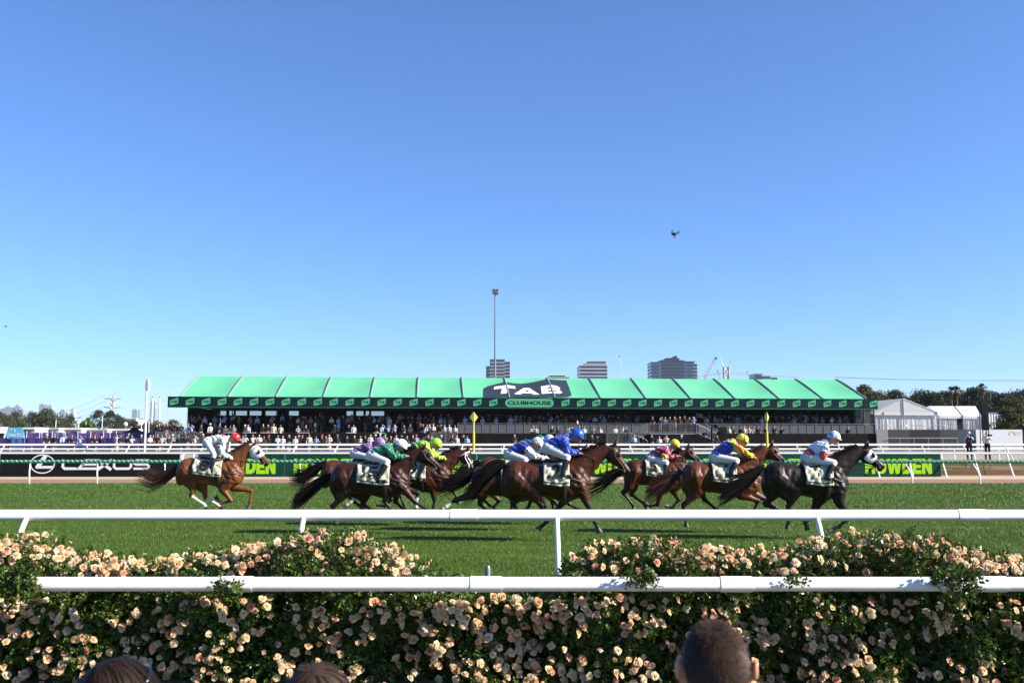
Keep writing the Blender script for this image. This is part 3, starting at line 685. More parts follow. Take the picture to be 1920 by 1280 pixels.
for i, (px, py, Y, w, lb) in enumerate([(1893, 768, 112, 60, 'rounded olive shrub left half beside the white hoarding'), (1918, 766, 112, 60, 'rounded olive shrub right half at the picture edge'), (1905, 778, 108, 66, 'low olive shrub in front of the white hoarding shrubs')]):
    tree(px, py, Y, w, GZ, lb, 2, 240+i, name='shrub', leaf=.12, density=1.4, group='shrubs by the white hoarding')
def palm(px, py, Y, hpx, label, seed, r=.95):
    rr = random.Random(seed); x = X(px, Y); ztop = Z(py, Y)
    t = thing('palm_tree', label, 'palm', (x, Y, GZ), 'fan palms on the right skyline')
    hz = ztop-GZ-r*1.1
    MB().tube([(0, 0, 0), (.1, 0, hz*.5), (0, 0, hz)], [.3, .2, .17], 7).obj('trunk', BARK, t, True, origin=(0, 0, 0))
    b = MB(); b.ell((0, 0, hz-.55), (.42, .42, .7)); b.obj('dead_skirt', mat('palm_skirt', (.14, .10, .05), .9, .1, var=.3), t, origin=(0, 0, 0))
    PM = mat('palm_leaf', (.035, .055, .02), .55, .3, var=.2, trans=.1)
    for k in range(22):
        a = rr.uniform(0, 6.28); e = rr.uniform(-.9, 1.45); d = Vector((math.cos(a)*math.cos(e), math.sin(a)*math.cos(e), math.sin(e))); c = Vector((0, 0, hz))+d*r*.5
        s_ = d.cross(Vector((0, 0, 1))).normalized(); n_ = s_.cross(d); b = MB()
        b.tube([(0, 0, hz), c], .03, 4)
        for q in range(-5, 6):
            f = q*.24; dd = (d*math.cos(f)+s_*math.sin(f)).normalized(); tip = c+dd*r*.62*rr.uniform(.85, 1.1)-Vector((0, 0, .1*abs(q)*.3))
            mid = c+dd*r*.3+n_*.02; wv = (dd.cross(n_)).normalized()*.05
            b.add([c, mid+wv, tip, mid-wv], [(0, 1, 2, 3)])
        b.obj('frond', PM, t, origin=(0, 0, 0))
palm(1787, 723, 170, 30, 'left one of the twin fan palms above the trees', 1); palm(1797, 722, 170, 30, 'right one of the twin fan palms above the trees', 2)
palm(1846, 717, 165, 40, 'tall single fan palm above the speaker tower', 3, .9); palm(1908, 735, 170, 20, 'spiky palm crown near the right picture edge', 4, 1.1)
# ---------------------------------------------------------------- white marquees
FAB = mat('white_tent_fabric', (.84, .84, .85), .6, .3, var=.03, vs=.8, trans=.35); FABP = mat('tent_seam', (.34, .35, .38), .5, .3)
YM = 116
def pm(px, py, Y=YM): return P(px, py, Y)
t = thing('marquee', 'white gabled marquee beside the right end of the stand', 'tent', (X(1700, YM), YM, GZ))
ap = pm(1693, 747); el = pm(1640, 772); er = pm(1759, 773); dep = Vector((-2.0, 14, 0))
gb = GZ
MB().add([el, ap, ap+dep, el+dep], [(0,1,2,3)]).obj('roof_slope', FAB, t); MB().add([ap, er, er+dep, ap+dep], [(0,1,2,3)]).obj('roof_slope', FAB, t)
MB().add([el, er, ap], [(0,1,2)]).obj('gable', FAB, t)
val = MB(); val.add([el, Vector((el.x, el.y-.03, el.z-.35)), Vector((er.x, er.y-.03, er.z-.35)), er], [(0,1,2,3)]); val.obj('valance', FAB, t)
def curtain(x0, x1, z0, z1, Y, folds, amp, parent, name='wall_curtain', seed=0):
    r = random.Random(seed); n = max(8, folds*6); g = []
    for zi in range(6):
        f = zi/5; row = []
        for i in range(n+1):
            q = i/n; row.append((x0+(x1-x0)*q, Y+amp*(1.2-f*.8)*math.sin(q*folds*6.283+r.uniform(-.1, .1)+f*.7)*(.6+.4*math.sin(q*9+seed)), z0+(z1-z0)*f))
        g.append(row)
    MB().sheet(g).obj(name, FAB, parent, True)
zl = el.z-.38
for k, (a, c) in enumerate(((1641, 1659), (1660, 1695), (1697, 1724), (1725, 1758))):
    curtain(X(a, YM+.1), X(c, YM+.1), gb, zl, YM+.1, 3 if k != 1 else 5, .05, t, seed=k)
for px in (1640, 1659.5, 1696, 1759): MB().tube([(X(px, YM-.05), YM-.05, gb), (X(px, YM-.05), YM-.05, el.z)], .05, 6).obj('pole', FABP, t)
MB().tube([ap+Vector((0, -.05, 0)), Vector((ap.x, ap.y-.06, el.z-.35))], .05, 6).obj('seam', FABP, t)
MB().tube([el+Vector((0, -.05, -.36)), er+Vector((0, -.05, -.36))], .045, 6).obj('frame_bar', FABP, t)
for a, c in ((el, ap), (ap, er)): MB().tube([a+Vector((0, -.02, .01)), c+Vector((0, -.02, .01))], .035, 5).obj('frame_bar', FAB, t)
# second marquee: long side
YN = 119
t = thing('marquee', 'second white marquee with curtained front right of the gabled one', 'tent', (X(1800, YN), YN, GZ))
a0, a1 = P(1741, 761, YN+5), P(1829, 761, YN+5); b0, b1 = P(1762, 779, YN), P(1840, 780, YN); c0 = b0+Vector((0, 10, 0)); c1 = b1+Vector((0, 10, 0))
mid_a = a0*.45+a1*.55; mid_b = b0*.45+b1*.55
MB().add([b0, mid_b, mid_a, a0], [(0,1,2,3)]).obj('roof_slope', FAB, t); MB().add([mid_b+Vector((.03, 0, 0)), b1, a1, mid_a+Vector((.03, 0, 0))], [(0,1,2,3)]).obj('roof_slope', FAB, t)
MB().add([a0, a1, c1, c0], [(0,1,2,3)]).obj('roof_slope', FAB, t); MB().add([b1, c1, a1], [(0,1,2)]).obj('gable', FAB, t)
MB().add([b0, b0-Vector((0, .03, .3)), b1-Vector((0, .03, .3)), b1], [(0,1,2,3)]).obj('valance', FAB, t)
for k, (a, c) in enumerate(((1763, 1778), (1779, 1796), (1809, 1824), (1825, 1839))): curtain(X(a, YN+.1), X(c, YN+.1), GZ, b0.z-.3, YN+.1, 5, .13, t, seed=9+k)
for px in (1762, 1808, 1840): MB().tube([(X(px, YN-.05), YN-.05, GZ), (X(px, YN-.05), YN-.05, b0.z)], .06, 6).obj('pole', FABP, t)
MB().tube([mid_a+Vector((0, -.02, .03)), mid_b+Vector((0, -.02, .03))], .04, 5).obj('seam', FABP, t)
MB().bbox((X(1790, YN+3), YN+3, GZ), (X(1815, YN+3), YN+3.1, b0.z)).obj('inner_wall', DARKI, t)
# hoardings, container, speaker tower
t = thing('hoarding', 'dark grey hoarding wall below the white marquees', 'hoarding', (X(1720, 108), 108, GZ))
gm = mat('slate_hoarding', (.055, .06, .068), .6, .3, var=.1, vs=.6); gm2 = mat('concrete_grey', (.30, .30, .30), .8, .2, var=.1)
for a, c, m_ in ((1644, 1666, gm2), (1666, 1707, gm), (1707, 1763, mat('slate_dark', (.02, .021, .024), .6, .3, var=.2)), (1763, 1793, gm), (1793, 1830, mat('slate_blue', (.045, .075, .10), .6, .3))):
    MB().bbox((X(a, 108)+.01, 108, GZ-.1), (X(c, 108)-.01, 108.08, Z(805, 108))).obj('panel', m_, t)
t = thing('safety_rail', 'low black and grey pipe rail in front of the grey hoarding', 'railing', (X(1720, 103), 103, GZ))
for py in (821, 826): MB().tube([(X(1655, 103), 103, Z(py, 103)), (X(1795, 103), 103, Z(py, 103))], .045, 6).obj('rail', GREYM if py == 821 else BLACK, t)
for px in range(1660, 1800, 27): MB().tube([(X(px, 103), 103, GZ-.1), (X(px, 103), 103, Z(820, 103))], .04, 6).obj('post', GREYM, t)
t = thing('wire_fence', 'low wire fence with bent top rail before the marquee', 'fence', (X(1740, 112), 112, GZ))
for a, c in ((1645, 1680), (1681, 1706), (1707, 1745), (1746, 1784)):
    MB().tube([(X(a, 112), 112, Z(797, 112)), (X((a+c)/2+6, 112), 112, Z(797, 112)), (X(c, 112), 112, Z(801, 112)), (X(c, 112), 112, GZ)], .04, 6).obj('frame', GREYM, t)
t = thing('hoarding', 'white hoarding with faint orange mark behind the photographers', 'hoarding', (X(1875, 104), 104, GZ))
MB().bbox((X(1831, 104), 104, GZ-.1), (X(1918, 104), 104.1, Z(805, 104))).obj('panel', WHITE, t)
z_ = Z(812, 104); b = MB()
for k in range(7):
    a = k*math.pi/6; b.box((X(1899, 104)+.28*math.cos(a), 103.985, z_+.28*math.sin(a)-.1), (.14, .01, .14))
b.obj('mark', mat('faint_orange', (.8, .62, .46), .5, .3), t)
for q, w_ in ((809.5, 11), (812, 11), (815, 8)): MB().bbox((X(1905, 104), 103.985, Z(q+.6, 104)), (X(1905+w_, 104), 103.99, Z(q-.6, 104))).obj('print_line', mat('faint_grey', (.66, .66, .67), .5, .3), t)
t = thing('container', 'white shipping container behind the shrub at right', 'container', (X(1880, 125), 125, GZ))
b = MB(); x0, x1 = X(1857, 125), X(1905, 125); n = 40
b.sheet([[(x0+(x1-x0)*i/n, 125+(.06 if (i//2) % 2 else 0), z) for i in range(n+1)] for z in (GZ, Z(774, 125))]); b.obj('corrugated_wall', WHITE, t)
MB().bbox((x0, 125.07, GZ), (x1, 127.5, Z(774, 125)-.01)).obj('body', WHITE, t); MB().bbox((x0-.03, 124.95, Z(774, 125)), (x1+.03, 127.5, Z(773, 125))).obj('roof_edge', GREYM, t)
YT = 100; t = thing('speaker_tower', 'black line array speaker tower right of the marquees', 'speaker tower', (X(1847, YT), YT, GZ))
for dx in (-.32, .32):
    for dy in (-.3, .3): MB().tube([(X(1847, YT)+dx, YT+dy, GZ), (X(1847, YT)+dx*.8, YT+dy*.8, Z(746, YT))], .05, 6).obj('mast_tube', BLACK, t)
for k in range(11):
    z0 = GZ+.4+k*.45; MB().tube([(X(1847, YT)-.3, YT-.3, z0), (X(1847, YT)+.3, YT-.3, z0+.42)], .025, 5).obj('brace', ALU, t)
for k in range(9): MB().box((X(1845, YT)-.05, YT-.5, Z(752, YT)-.34*k), (.55, .35, .31), M=Matrix.Rotation(.03*k, 3, 'X')).obj('speaker_box', BLACK, t)
MB().tube([(X(1833, YT), YT, Z(745.5, YT)), (X(1860, YT), YT, Z(744.5, YT))], .06, 6).obj('top_beam', BLACK, t)
# ---------------------------------------------------------------- left side: awning, banner, purple fence, sheds, black marquee
YL = 112
t = thing('awning', 'white canopy with dark interior at the left picture edge', 'tent', (X(0, YL), YL, GZ))
MB().add([P(-60, 800, YL), P(16, 800, YL), P(12, 812, YL-1.5), P(-60, 812, YL-1.5)], [(0,1,2,3)]).obj('canopy', FAB, t)
for px in (-30, 7): MB().tube([P(px+3, 812, YL-1.4), P(px-3, 834, YL-1.4)], .09, 6).obj('leg', WHITE, t)
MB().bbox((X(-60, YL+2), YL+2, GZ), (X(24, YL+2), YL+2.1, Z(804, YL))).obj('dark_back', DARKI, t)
YBn = 106; t = thing('banner', 'light blue feather banner with pale lettering on the left', 'banner', (X(28, YBn), YBn, GZ))
bp = [(17,801),(41,801),(45,812),(45,823),(12,823),(12,812)]
b = MB(); vs = [P(a, c, YBn) for a, c in bp]; b.add(vs+[v+Vector((0, .06, 0)) for v in vs], [tuple(range(5, -1, -1)), tuple(range(6, 12))]+[(i, (i+1) % 6, 6+(i+1) % 6, 6+i) for i in range(6)]); b.obj('fabric', mat('sky_banner', (.12, .46, .68), .6, .3, var=.15, vs=.8), t)
for a, c, w_, h_ in ((16,804,6,1.6),(25,804,2,6),(17,813,3,5),(21,813,3,5),(25,813,3,5),(30,812,9,2),(30,816,11,2)): MB().bbox((X(a, YBn), YBn-.02, Z(c+h_, YBn)), (X(a+w_, YBn), YBn-.01, Z(c, YBn))).obj('lettering', mat('pale_print', (.62, .74, .8), .6, .3), t)
for px in (14, 43): MB().tube([(X(px, YBn), YBn+.03, GZ-.1), (X(px, YBn), YBn+.03, Z(812, YBn))], .04, 6).obj('pole', WHITE, t)
PUR = mat('purple_mesh', (.075, .035, .20), .8, .15, var=.15, vs=.5); PUR2 = mat('purple_mesh_pale', (.13, .085, .27), .8, .15, var=.2, vs=.5); BLU = mat('blue_mesh', (.06, .13, .36), .8, .15, var=.2)
t = thing('banner_fence', 'purple fabric screen along the fence left of the stand', 'fence', (X(160, 101), 101, 1.0))
for a, c, m_ in ((-40, 17, PUR), (17, 46, BLU), (46, 90, PUR), (90, 130, PUR), (130, 168, PUR), (168, 205, PUR), (205, 245, PUR), (245, 288, PUR)):
    x0, x1 = X(a, 101)+.02, X(c, 101)-.02; n = 8
    MB().sheet([[(x0+(x1-x0)*i/n, 101+.05*math.sin(i*1.9+zz), zz+.04*math.sin(i*1.3)*(zz > 2)) for i in range(n+1)] for zz in (.95, 1.6, Z(821, 101))]).obj('screen', m_, t, True)
for px in range(-40, 290, 36): MB().tube([(X(px, 101), 101.06, .9), (X(px, 101), 101.06, Z(818, 101))], .03, 5).obj('post', GREYM, t)
t = thing('banner_fence', 'paler purple screen on the higher fence line behind', 'fence', (X(170, 118), 118, GZ))
for a, c in ((46, 78), (78, 108), (108, 140), (140, 172), (172, 206), (206, 240), (240, 290)):
    x0, x1 = X(a, 118)+.02, X(c, 118)-.02; n = 6
    MB().sheet([[(x0+(x1-x0)*i/n, 118+.05*math.sin(i*2.3+zz), zz+.05*math.sin(i*1.7)*(zz > 2)) for i in range(n+1)] for zz in (1.0, 1.8, Z(811, 118))]).obj('screen', PUR2, t, True)
for px in range(50, 290, 24): MB().tube([(X(px, 118), 117.9, 1.0), (X(px, 118), 117.9, Z(808, 118))], .03, 5).obj('post', WHITE, t)
SHED = mat('shed_grey', (.42, .43, .44), .7, .2, var=.08, vs=.5)
for i, (a, c, y0, rf, lb) in enumerate(((45, 64, 801, True, 'grey shed with white roof edge right of the blue banner'), (64, 72, 801, False, 'slatted dark and white unit between two sheds'), (72, 109, 801.5, False, 'long pale grey shed behind the purple fence'), (109, 151, 802, True, 'grey shed with thick white roof edge at middle left'), (151, 200, 804, False, 'pale grey shed left of the black marquee'), (200, 240, 803.5, True, 'white edged shed behind the black marquee'))):
    Ys = 130+i*2; t = thing('shed', lb, 'shed', (X((a+c)/2, Ys), Ys, GZ), 'sheds behind the purple fence')
    x0, x1 = X(a, Ys), X(c, Ys); zt = Z(y0, Ys)
    MB().bbox((x0, Ys, GZ), (x1, Ys+5, zt-.25)).obj('wall', SHED, t); MB().bbox((x0-.1, Ys-.35, zt-.24), (x1+.1, Ys+5.2, zt)).obj('roof', WHITE if rf else SHED, t)
    n = int((x1-x0)/1.4)
    for k in range(n): MB().bbox((x0+.15+k*1.4, Ys-.04, GZ), (x0+.2+k*1.4, Ys-.005, zt-.26)).obj('wall_batten', GREYM, t)
    if i == 1:
        for k in range(3): MB().bbox((x0+.05, Ys-.1, zt-.5-k*.35), (x1-.05, Ys-.045, zt-.36-k*.35)).obj('slat', BLACK, t)
    if i == 3: MB().bbox((X(132, Ys), Ys-.09, GZ), (X(141, Ys), Ys-.045, zt-.5)).obj('door', mat('slate_door', (.06, .07, .09), .6, .3), t)
YK = 109; t = thing('black_marquee', 'black peaked marquee left of the finish post', 'tent', (X(252, YK), YK, GZ))
ap = P(252, 799.5, YK+3); c4 = [P(212, 811.5, YK), P(291, 812.5, YK), P(288, 811, YK+6), P(220, 810.5, YK+6)]
for i in range(4):
    g = []; A_, B_ = c4[i], c4[(i+1) % 4]
    for s in np.linspace(0, 1, 7):
        sg = s**.8
        g.append([(A_*(1-f)+B_*f)*(1-s)+ap*s-Vector((0, 0, .25*math.sin(math.pi*s))) for f in (0, .5, 1)])
    MB().sheet(g).obj('canopy', BLACK, t, True)
for q in c4: MB().tube([q, Vector((q.x, q.y, GZ))], .05, 6).obj('leg', BLACK, t)
# slender light poles left
for px, py, Y, lb in ((103, 783, 170, 'slender pale pole before the rounded gum'), (146, 783, 150, 'small lamp pole left of the young green tree'), (190, 776, 160, 'slim pole before the tall gums'), (264, 785, 150, 'thin pole left of the finish post'), (278, 787, 170, 'thin pole right of the finish post')):
    t = thing('lamp_pole', lb, 'pole', (X(px, Y), Y, GZ), 'thin poles on the left'); MB().tube([(0, 0, 0), (0, 0, Z(py, Y)-GZ)], [.08, .05], 6).obj('pole', WHITE, t, origin=(0, 0, 0))
    MB().box((0, -.1, Z(py, Y)-GZ+.02), (.9, .2, .1)).obj('lamp_head', GREYM, t, origin=(0, 0, 0))
t = thing('floodlight_globe', 'round white globe lamp above the white edged shed', 'lamp', (X(234, 150), 150, GZ)); MB().tube([(0, 0, 0), (0, 0, Z(796, 150)-GZ)], .05, 6).obj('pole', GREYM, t, origin=(0, 0, 0)); MB().ell((0, 0, Z(795, 150)-GZ), (.32, .32, .32)).obj('globe', WHITE, t, True, origin=(0, 0, 0))
# ---------------------------------------------------------------- tall mast behind the stand
YP = 150; t = thing('floodlight_mast', 'tall slender floodlight mast rising behind the stand roof', 'mast', (X(928, YP), YP, GZ))
hz = Z(545, YP)-GZ; MB().tube([(0, 0, 0), (0, 0, hz)], [.19, .11], 10).obj('pole', ALU, t, True, origin=(0, 0, 0))
for dx, dz in ((-.25, .1), (.25, .1), (-.2, -.35), (.25, -.4)): MB().box((dx, -.2, hz+dz), (.42, .35, .36), M=Matrix.Rotation(.5, 3, 'X')).obj('lamp_head', GREYM, t, origin=(0, 0, 0))
MB().box((0, 0, hz-.1), (.8, .12, .12)).obj('crossarm', GREYM, t, origin=(0, 0, 0))
# ---------------------------------------------------------------- towers
GL = mat('tower_glass', (.06, .10, .165), .25, .6, var=.3, vs=.06); GLB = mat('tower_glass_blue', (.09, .19, .34), .2, .6, var=.25, vs=.08); SLAB = mat('tower_slab', (.46, .48, .52), .7, .3); SLABW = mat('tower_white', (.74, .74, .74), .7, .3); DKS = mat('tower_dark', (.05, .072, .105), .6, .3)
def tbox(px0, px1, py, Y, dep, name, m, t, zb=GZ):
    return MB().bbox((X(px0, Y), Y, zb), (X(px1, Y), Y+dep, Z(py, Y))).obj(name, m, t)
Yt = 1040
def tower(label, Y, blocks, fl, dep=22):
    """blocks: (px0, px1, py_top, glass, slab, mullion step m)"""
    t = thing('apartment_tower', label, 'tower', (X(blocks[0][0], Y), Y, GZ))
    for k, (a, c, py, gl, sl, ms) in enumerate(blocks):
        yy = Y+k*1.5; x0, x1 = X(a, yy), X(c, yy); zt = Z(py, yy)
        MB().bbox((x0, yy, GZ), (x1, yy+dep, zt-.3)).obj('wall', gl, t)
        n = int((zt-GZ)/fl); b = None
        for i in range(n):
            z = zt-fl*i
            if z < 45: break
            MB().bbox((x0-.35, yy-.7, z-.75), (x1+.35, yy+dep+.3, z)).obj('floor_slab', sl, t)
        b = MB(); x = x0+.2
        while x < x1-.2: b.bbox((x, yy-.28, 45), (x+.22, yy-.02, zt-.8)); x += ms
        y = yy+1
        while y < yy+dep: b.bbox((x1+.02, y, 45), (x1+.2, y+.3, zt-.8)); y += ms
        b.obj('mullions', DKS, t)
    return t
tower('grey balconied tower behind the floodlight mast', 1040, [(918, 946, 672.5, GL, SLAB, 3.1), (911, 921, 686, GL, SLAB, 2.6), (938, 955.5, 677, DKS, SLAB, 2.2)], 3.6)
tower('white banded tower in the middle of the skyline', 1100, [(1088, 1140, 684, GL, SLABW, 4.5), (1096, 1138, 681, DKS, SLAB, 4), (1104, 1137, 676.5, DKS, SLAB, 5)], 4.0, 44)
tower('broad dark blue glass tower right of centre', 980, [(1223, 1241, 678.5, GLB, DKS, 2.4), (1241, 1286, 675, GL, DKS, 2.0), (1286, 1305, 677, GLB, DKS, 2.4), (1252, 1276, 671, DKS, DKS, 3), (1303, 1310, 681, DKS, SLAB, 2), (1268, 1272, 667, DKS, DKS, 2)], 3.3, 26)
tower('low flat topped tower peeping over the roof logo', 1000, [(1026, 1068, 706, GL, SLAB, 4), (1032, 1060, 702, DKS, SLABW, 4)], 3.6)
tower('low stepped building at right end of the roof', 1000, [(1418, 1432, 700.5, GL, DKS, 3), (1432, 1448, 704, GL, SLAB, 3), (1448, 1461, 706.5, GL, SLAB, 3)], 3.4)
# hazy city skyline, far left
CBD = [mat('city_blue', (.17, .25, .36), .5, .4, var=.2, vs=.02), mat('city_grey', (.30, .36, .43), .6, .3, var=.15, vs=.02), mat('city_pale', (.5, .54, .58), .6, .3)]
Yc = 4600
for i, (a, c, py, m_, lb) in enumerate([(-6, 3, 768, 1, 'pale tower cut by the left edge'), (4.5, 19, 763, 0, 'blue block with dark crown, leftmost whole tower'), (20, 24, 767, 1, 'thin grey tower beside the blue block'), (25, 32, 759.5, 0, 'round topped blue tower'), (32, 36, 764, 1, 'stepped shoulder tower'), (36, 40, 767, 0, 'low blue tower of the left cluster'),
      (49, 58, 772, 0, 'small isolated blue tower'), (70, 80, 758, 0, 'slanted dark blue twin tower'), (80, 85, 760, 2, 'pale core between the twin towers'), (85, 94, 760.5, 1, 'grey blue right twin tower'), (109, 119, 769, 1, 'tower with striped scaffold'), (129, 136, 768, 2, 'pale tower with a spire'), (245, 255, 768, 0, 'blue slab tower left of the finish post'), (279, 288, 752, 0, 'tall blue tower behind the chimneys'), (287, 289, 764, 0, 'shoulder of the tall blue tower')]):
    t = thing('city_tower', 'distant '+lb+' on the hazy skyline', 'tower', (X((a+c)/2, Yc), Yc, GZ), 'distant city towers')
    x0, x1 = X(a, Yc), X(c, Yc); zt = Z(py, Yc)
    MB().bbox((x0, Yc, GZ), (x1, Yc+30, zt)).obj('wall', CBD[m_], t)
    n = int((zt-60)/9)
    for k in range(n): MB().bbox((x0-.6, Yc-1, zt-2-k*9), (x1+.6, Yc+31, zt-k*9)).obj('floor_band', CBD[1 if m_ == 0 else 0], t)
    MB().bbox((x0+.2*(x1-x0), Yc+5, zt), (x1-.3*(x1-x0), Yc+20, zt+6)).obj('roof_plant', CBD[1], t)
t = thing('low_building', 'cream low building below the blue slab tower', 'building', (X(238, 700), 700, GZ))
MB().bbox((X(222, 700), 700, GZ), (X(254, 700), 720, Z(785, 700))).obj('wall', mat('cream', (.7, .66, .5), .7, .3), t); MB().bbox((X(221, 700), 699, Z(785, 700)), (X(255, 700), 721, Z(783.8, 700))).obj('roof', SLABW, t)
for i, (px, w_) in enumerate(((283, 3.6), (296.5, 3.6))):
    Yh = 2600; t = thing('chimney', ('left' if i == 0 else 'right')+' of the twin tall concrete chimneys', 'chimney', (X(px, Yh), Yh, GZ), 'twin chimneys')
    hz = Z(745, Yh)-GZ; r0 = w_/2/FPX*Yh
    MB().tube([(0, 0, 0), (0, 0, hz)], [r0*1.1, r0], 20).obj('shaft', mat('chimney_concrete', (.68, .67, .66), .7, .3), t, True, origin=(0, 0, 0))
    MB().tube([(0, 0, hz), (0, 0, hz+3)], [r0*.85, r0*.85], 16).obj('rim', DKS, t, True, origin=(0, 0, 0))
# lattice pylons
def pylon(px, pytop, pybase_w, Y, label, arms=True, sc=1.0):
    t = thing('pylon', label, 'pylon', (X(px, Y), Y, GZ)); hz = Z(pytop, Y)-GZ; w0 = hz*.085; w1 = hz*.028; b = MB(); r = hz*.0035*sc
    def leg(sx, sy, f): w = w0+(w1-w0)*min(1, f/.55); return (sx*w, sy*w, hz*f)
    fs_ = [0, .2, .36, .5, .6, .7, .8, .9]
    PW = mat('pylon_steel', (.5, .5, .52), .5, .4, metal=.3)
    for sx in (-1, 1):
        for sy in (-1, 1): MB().tube([leg(sx, sy, f) for f in fs_], r*1.5, 5).obj('leg', PW, t, origin=(0, 0, 0))
    for i in range(len(fs_)-1):
        for sx, sy, ex, ey in ((-1,-1,1,-1),(1,-1,1,1),(1,1,-1,1),(-1,1,-1,-1)):
            b.tube([leg(sx, sy, fs_[i]), leg(ex, ey, fs_[i+1])], r, 4); b.tube([leg(ex, ey, fs_[i]), leg(sx, sy, fs_[i+1])], r, 4); b.tube([leg(sx, sy, fs_[i+1]), leg(ex, ey, fs_[i+1])], r, 4)
    b.obj('lattice', PW, t, origin=(0, 0, 0))
    for s_ in (-1, 1): MB().tube([(s_*w1, 0, hz*.9), (s_*w1*2.6, 0, hz)], [r*1.6, r*.8], 5).obj('horn', PW, t, origin=(0, 0, 0))
    if arms:
        for f in (.52, .68, .84):
            for s_ in (-1, 1): MB().tube([(s_*w1, 0, hz*f), (s_*hz*.155, 0, hz*f+.3)], [r*2.2, r*1.4], 5).obj('crossarm', PW, t, origin=(0, 0, 0))
    return t
pylon(208, 731, 0, 620, 'lattice power pylon on the left skyline', True, 1.5); pylon(1365, 672, 0, 600, 'lattice pylon top showing above the roof', False, 1.3)
CABM = mat('cable', (.25, .26, .28), .5, .3)
def cable(label, pts, r):
    t = thing('power_line', label, 'cable', pts[0], 'overhead power lines'); A_ = Vector(pts[0])
    MB().tube(pts, r, 5).obj('wire', CABM, t, origin=A_)
cable('upper power line crossing the sky right of the roof', [P(1565, 707, 400), P(1680, 711, 390), P(1800, 713, 380), P(1990, 713.5, 370)], .1)
cable('lower power line above the right trees', [P(1600, 733, 330), P(1700, 736, 330), P(1800, 737.5, 330), P(1990, 738, 330)], .07)
cable('power line dipping left of the right pylon', [P(1300, 707, 600), P(1335, 702, 600), P(1362, 698.5, 600)], .12); cable('power line falling right of the pylon', [P(1370, 698.5, 600), P(1410, 702, 600), P(1500, 707.5, 600)], .12)
for k, (z0, z1) in enumerate(((750, 766), (761, 776), (771, 785))): cable('faint line on left side of the left pylon, '+['top', 'middle', 'bottom'][k]+' of three', [P(198, z0-11, 620), P(170, z0+4, 640), P(120, z1+6, 660)], .07)
for k, z0 in enumerate((740, 750, 761)): cable('faint line between left pylon and stand, '+['top', 'middle', 'bottom'][k]+' of three', [P(222, z0, 620), P(280, z0+9, 640), P(340, z0+13, 660)], .06)
def crane(label, a, c, Y, r, col):
    t = thing('crane', label, 'crane', P(a[0], a[1], Y)); A_ = P(a[0], a[1], Y); B_ = P(c[0], c[1], Y); d = (B_-A_); n = d.cross(Vector((0, 1, 0))).normalized()*r
    m_ = mat('crane_'+col, {'red': (.55, .2, .2), 'white': (.6, .62, .65)}[col], .5, .3)
    for s_ in (-1, 1): MB().tube([A_+n*s_, B_+n*s_*.5], r*.18, 5).obj('chord', m_, t, origin=A_)
    b = MB()
    for k in range(10): b.tube([A_+d*(k/10)+n*(-1)**k, A_+d*((k+1)/10)-n*(-1)**k], r*.12, 4)
    b.obj('lattice', m_, t, origin=A_); MB().box(B_, (r*1.6, r*1.6, r*1.6)).obj('jib_head', DKS, t, origin=A_)
    MB().tube([Vector((A_.x, A_.y, GZ)), A_], r*.5, 6).obj('mast', m_, t, origin=A_)
crane('slender pale crane jib left of the broad tower', (1169, 709, 0), (1161.5, 668, 0), 1300, 1.0, 'white')
crane('red and white crane jib leaning right', (1322, 706, 0), (1342, 671.5, 0), 1300, 1.7, 'red'); crane('small red crane left of the right pylon', (1350, 708, 0), (1345.5, 695, 0), 1500, 1.1, 'red'); crane('small red crane right of the right pylon', (1405, 709, 0), (1401, 697, 0), 1500, 1.0, 'red')
# ---------------------------------------------------------------- markers on the inner rail
YEL = mat('yellow_paint', (.75, .60, .02), .5, .3); YELP = mat('pale_yellow', (.68, .72, .16), .5, .3)
for px, w_, lb, sp in ((888, .26, 'yellow diamond marker on a pole left of centre', False), (1439, .14, 'narrow yellow diamond marker on a pole at right', True)):
    Ym = 61.5; t = thing('diamond_marker', lb, 'marker', (X(px, Ym), Ym, .5)); x = X(px, Ym); zc_ = Z(782, Ym); hh = .36
    b = MB(); b.add([(x-w_, Ym, zc_), (x, Ym-.05, zc_-hh), (x+w_, Ym, zc_), (x, Ym-.05, zc_+hh), (x-w_, Ym+.04, zc_), (x, Ym+.04, zc_-hh), (x+w_, Ym+.04, zc_), (x, Ym+.04, zc_+hh)], [(0,1,3),(1,2,3),(4,7,5),(5,7,6),(0,3,7,4),(3,2,6,7),(2,1,5,6),(1,0,4,5)]); b.obj('diamond', YELP, t)
    MB().tube([(x, Ym-.07, zc_-hh), (x, Ym-.07, zc_+hh)], .012, 5).obj('centre_line', BLACK, t)
    MB().tube([(x, Ym+.08, zc_), (x, Ym+.08, Z(812, Ym))], .04, 8).obj('upper_pole', YELP, t, True); MB().tube([(x, Ym+.08, Z(812, Ym)), (x, Ym+.08, .3)], .075, 10).obj('lower_pole', YEL, t, True)
Yf = 62.3; t = thing('finish_post', 'white finish post with a lens shaped disc on top', 'post', (X(271.5, Yf), Yf, .5)); x = X(271.5, Yf)
MB().tube([(x, Yf, .3), (x, Yf, Z(733, Yf))], .065, 12).obj('pole', WHITE, t, True)
b = MB(); b.ell((0, 0, 0), (.13, .05, .46), n=20, m=14); b.v = [(v[0]+x+.03, v[1]+Yf, v[2]+Z(723, Yf)) for v in b.v]; b.obj('disc', mat('disc_grey', (.42, .44, .5), .4, .4), t, True)
b = MB(); b.ell((x+.07, Yf+.05, Z(722.5, Yf)), (.10, .04, .44), n=20, m=14); b.obj('disc_back', WHITE, t, True)
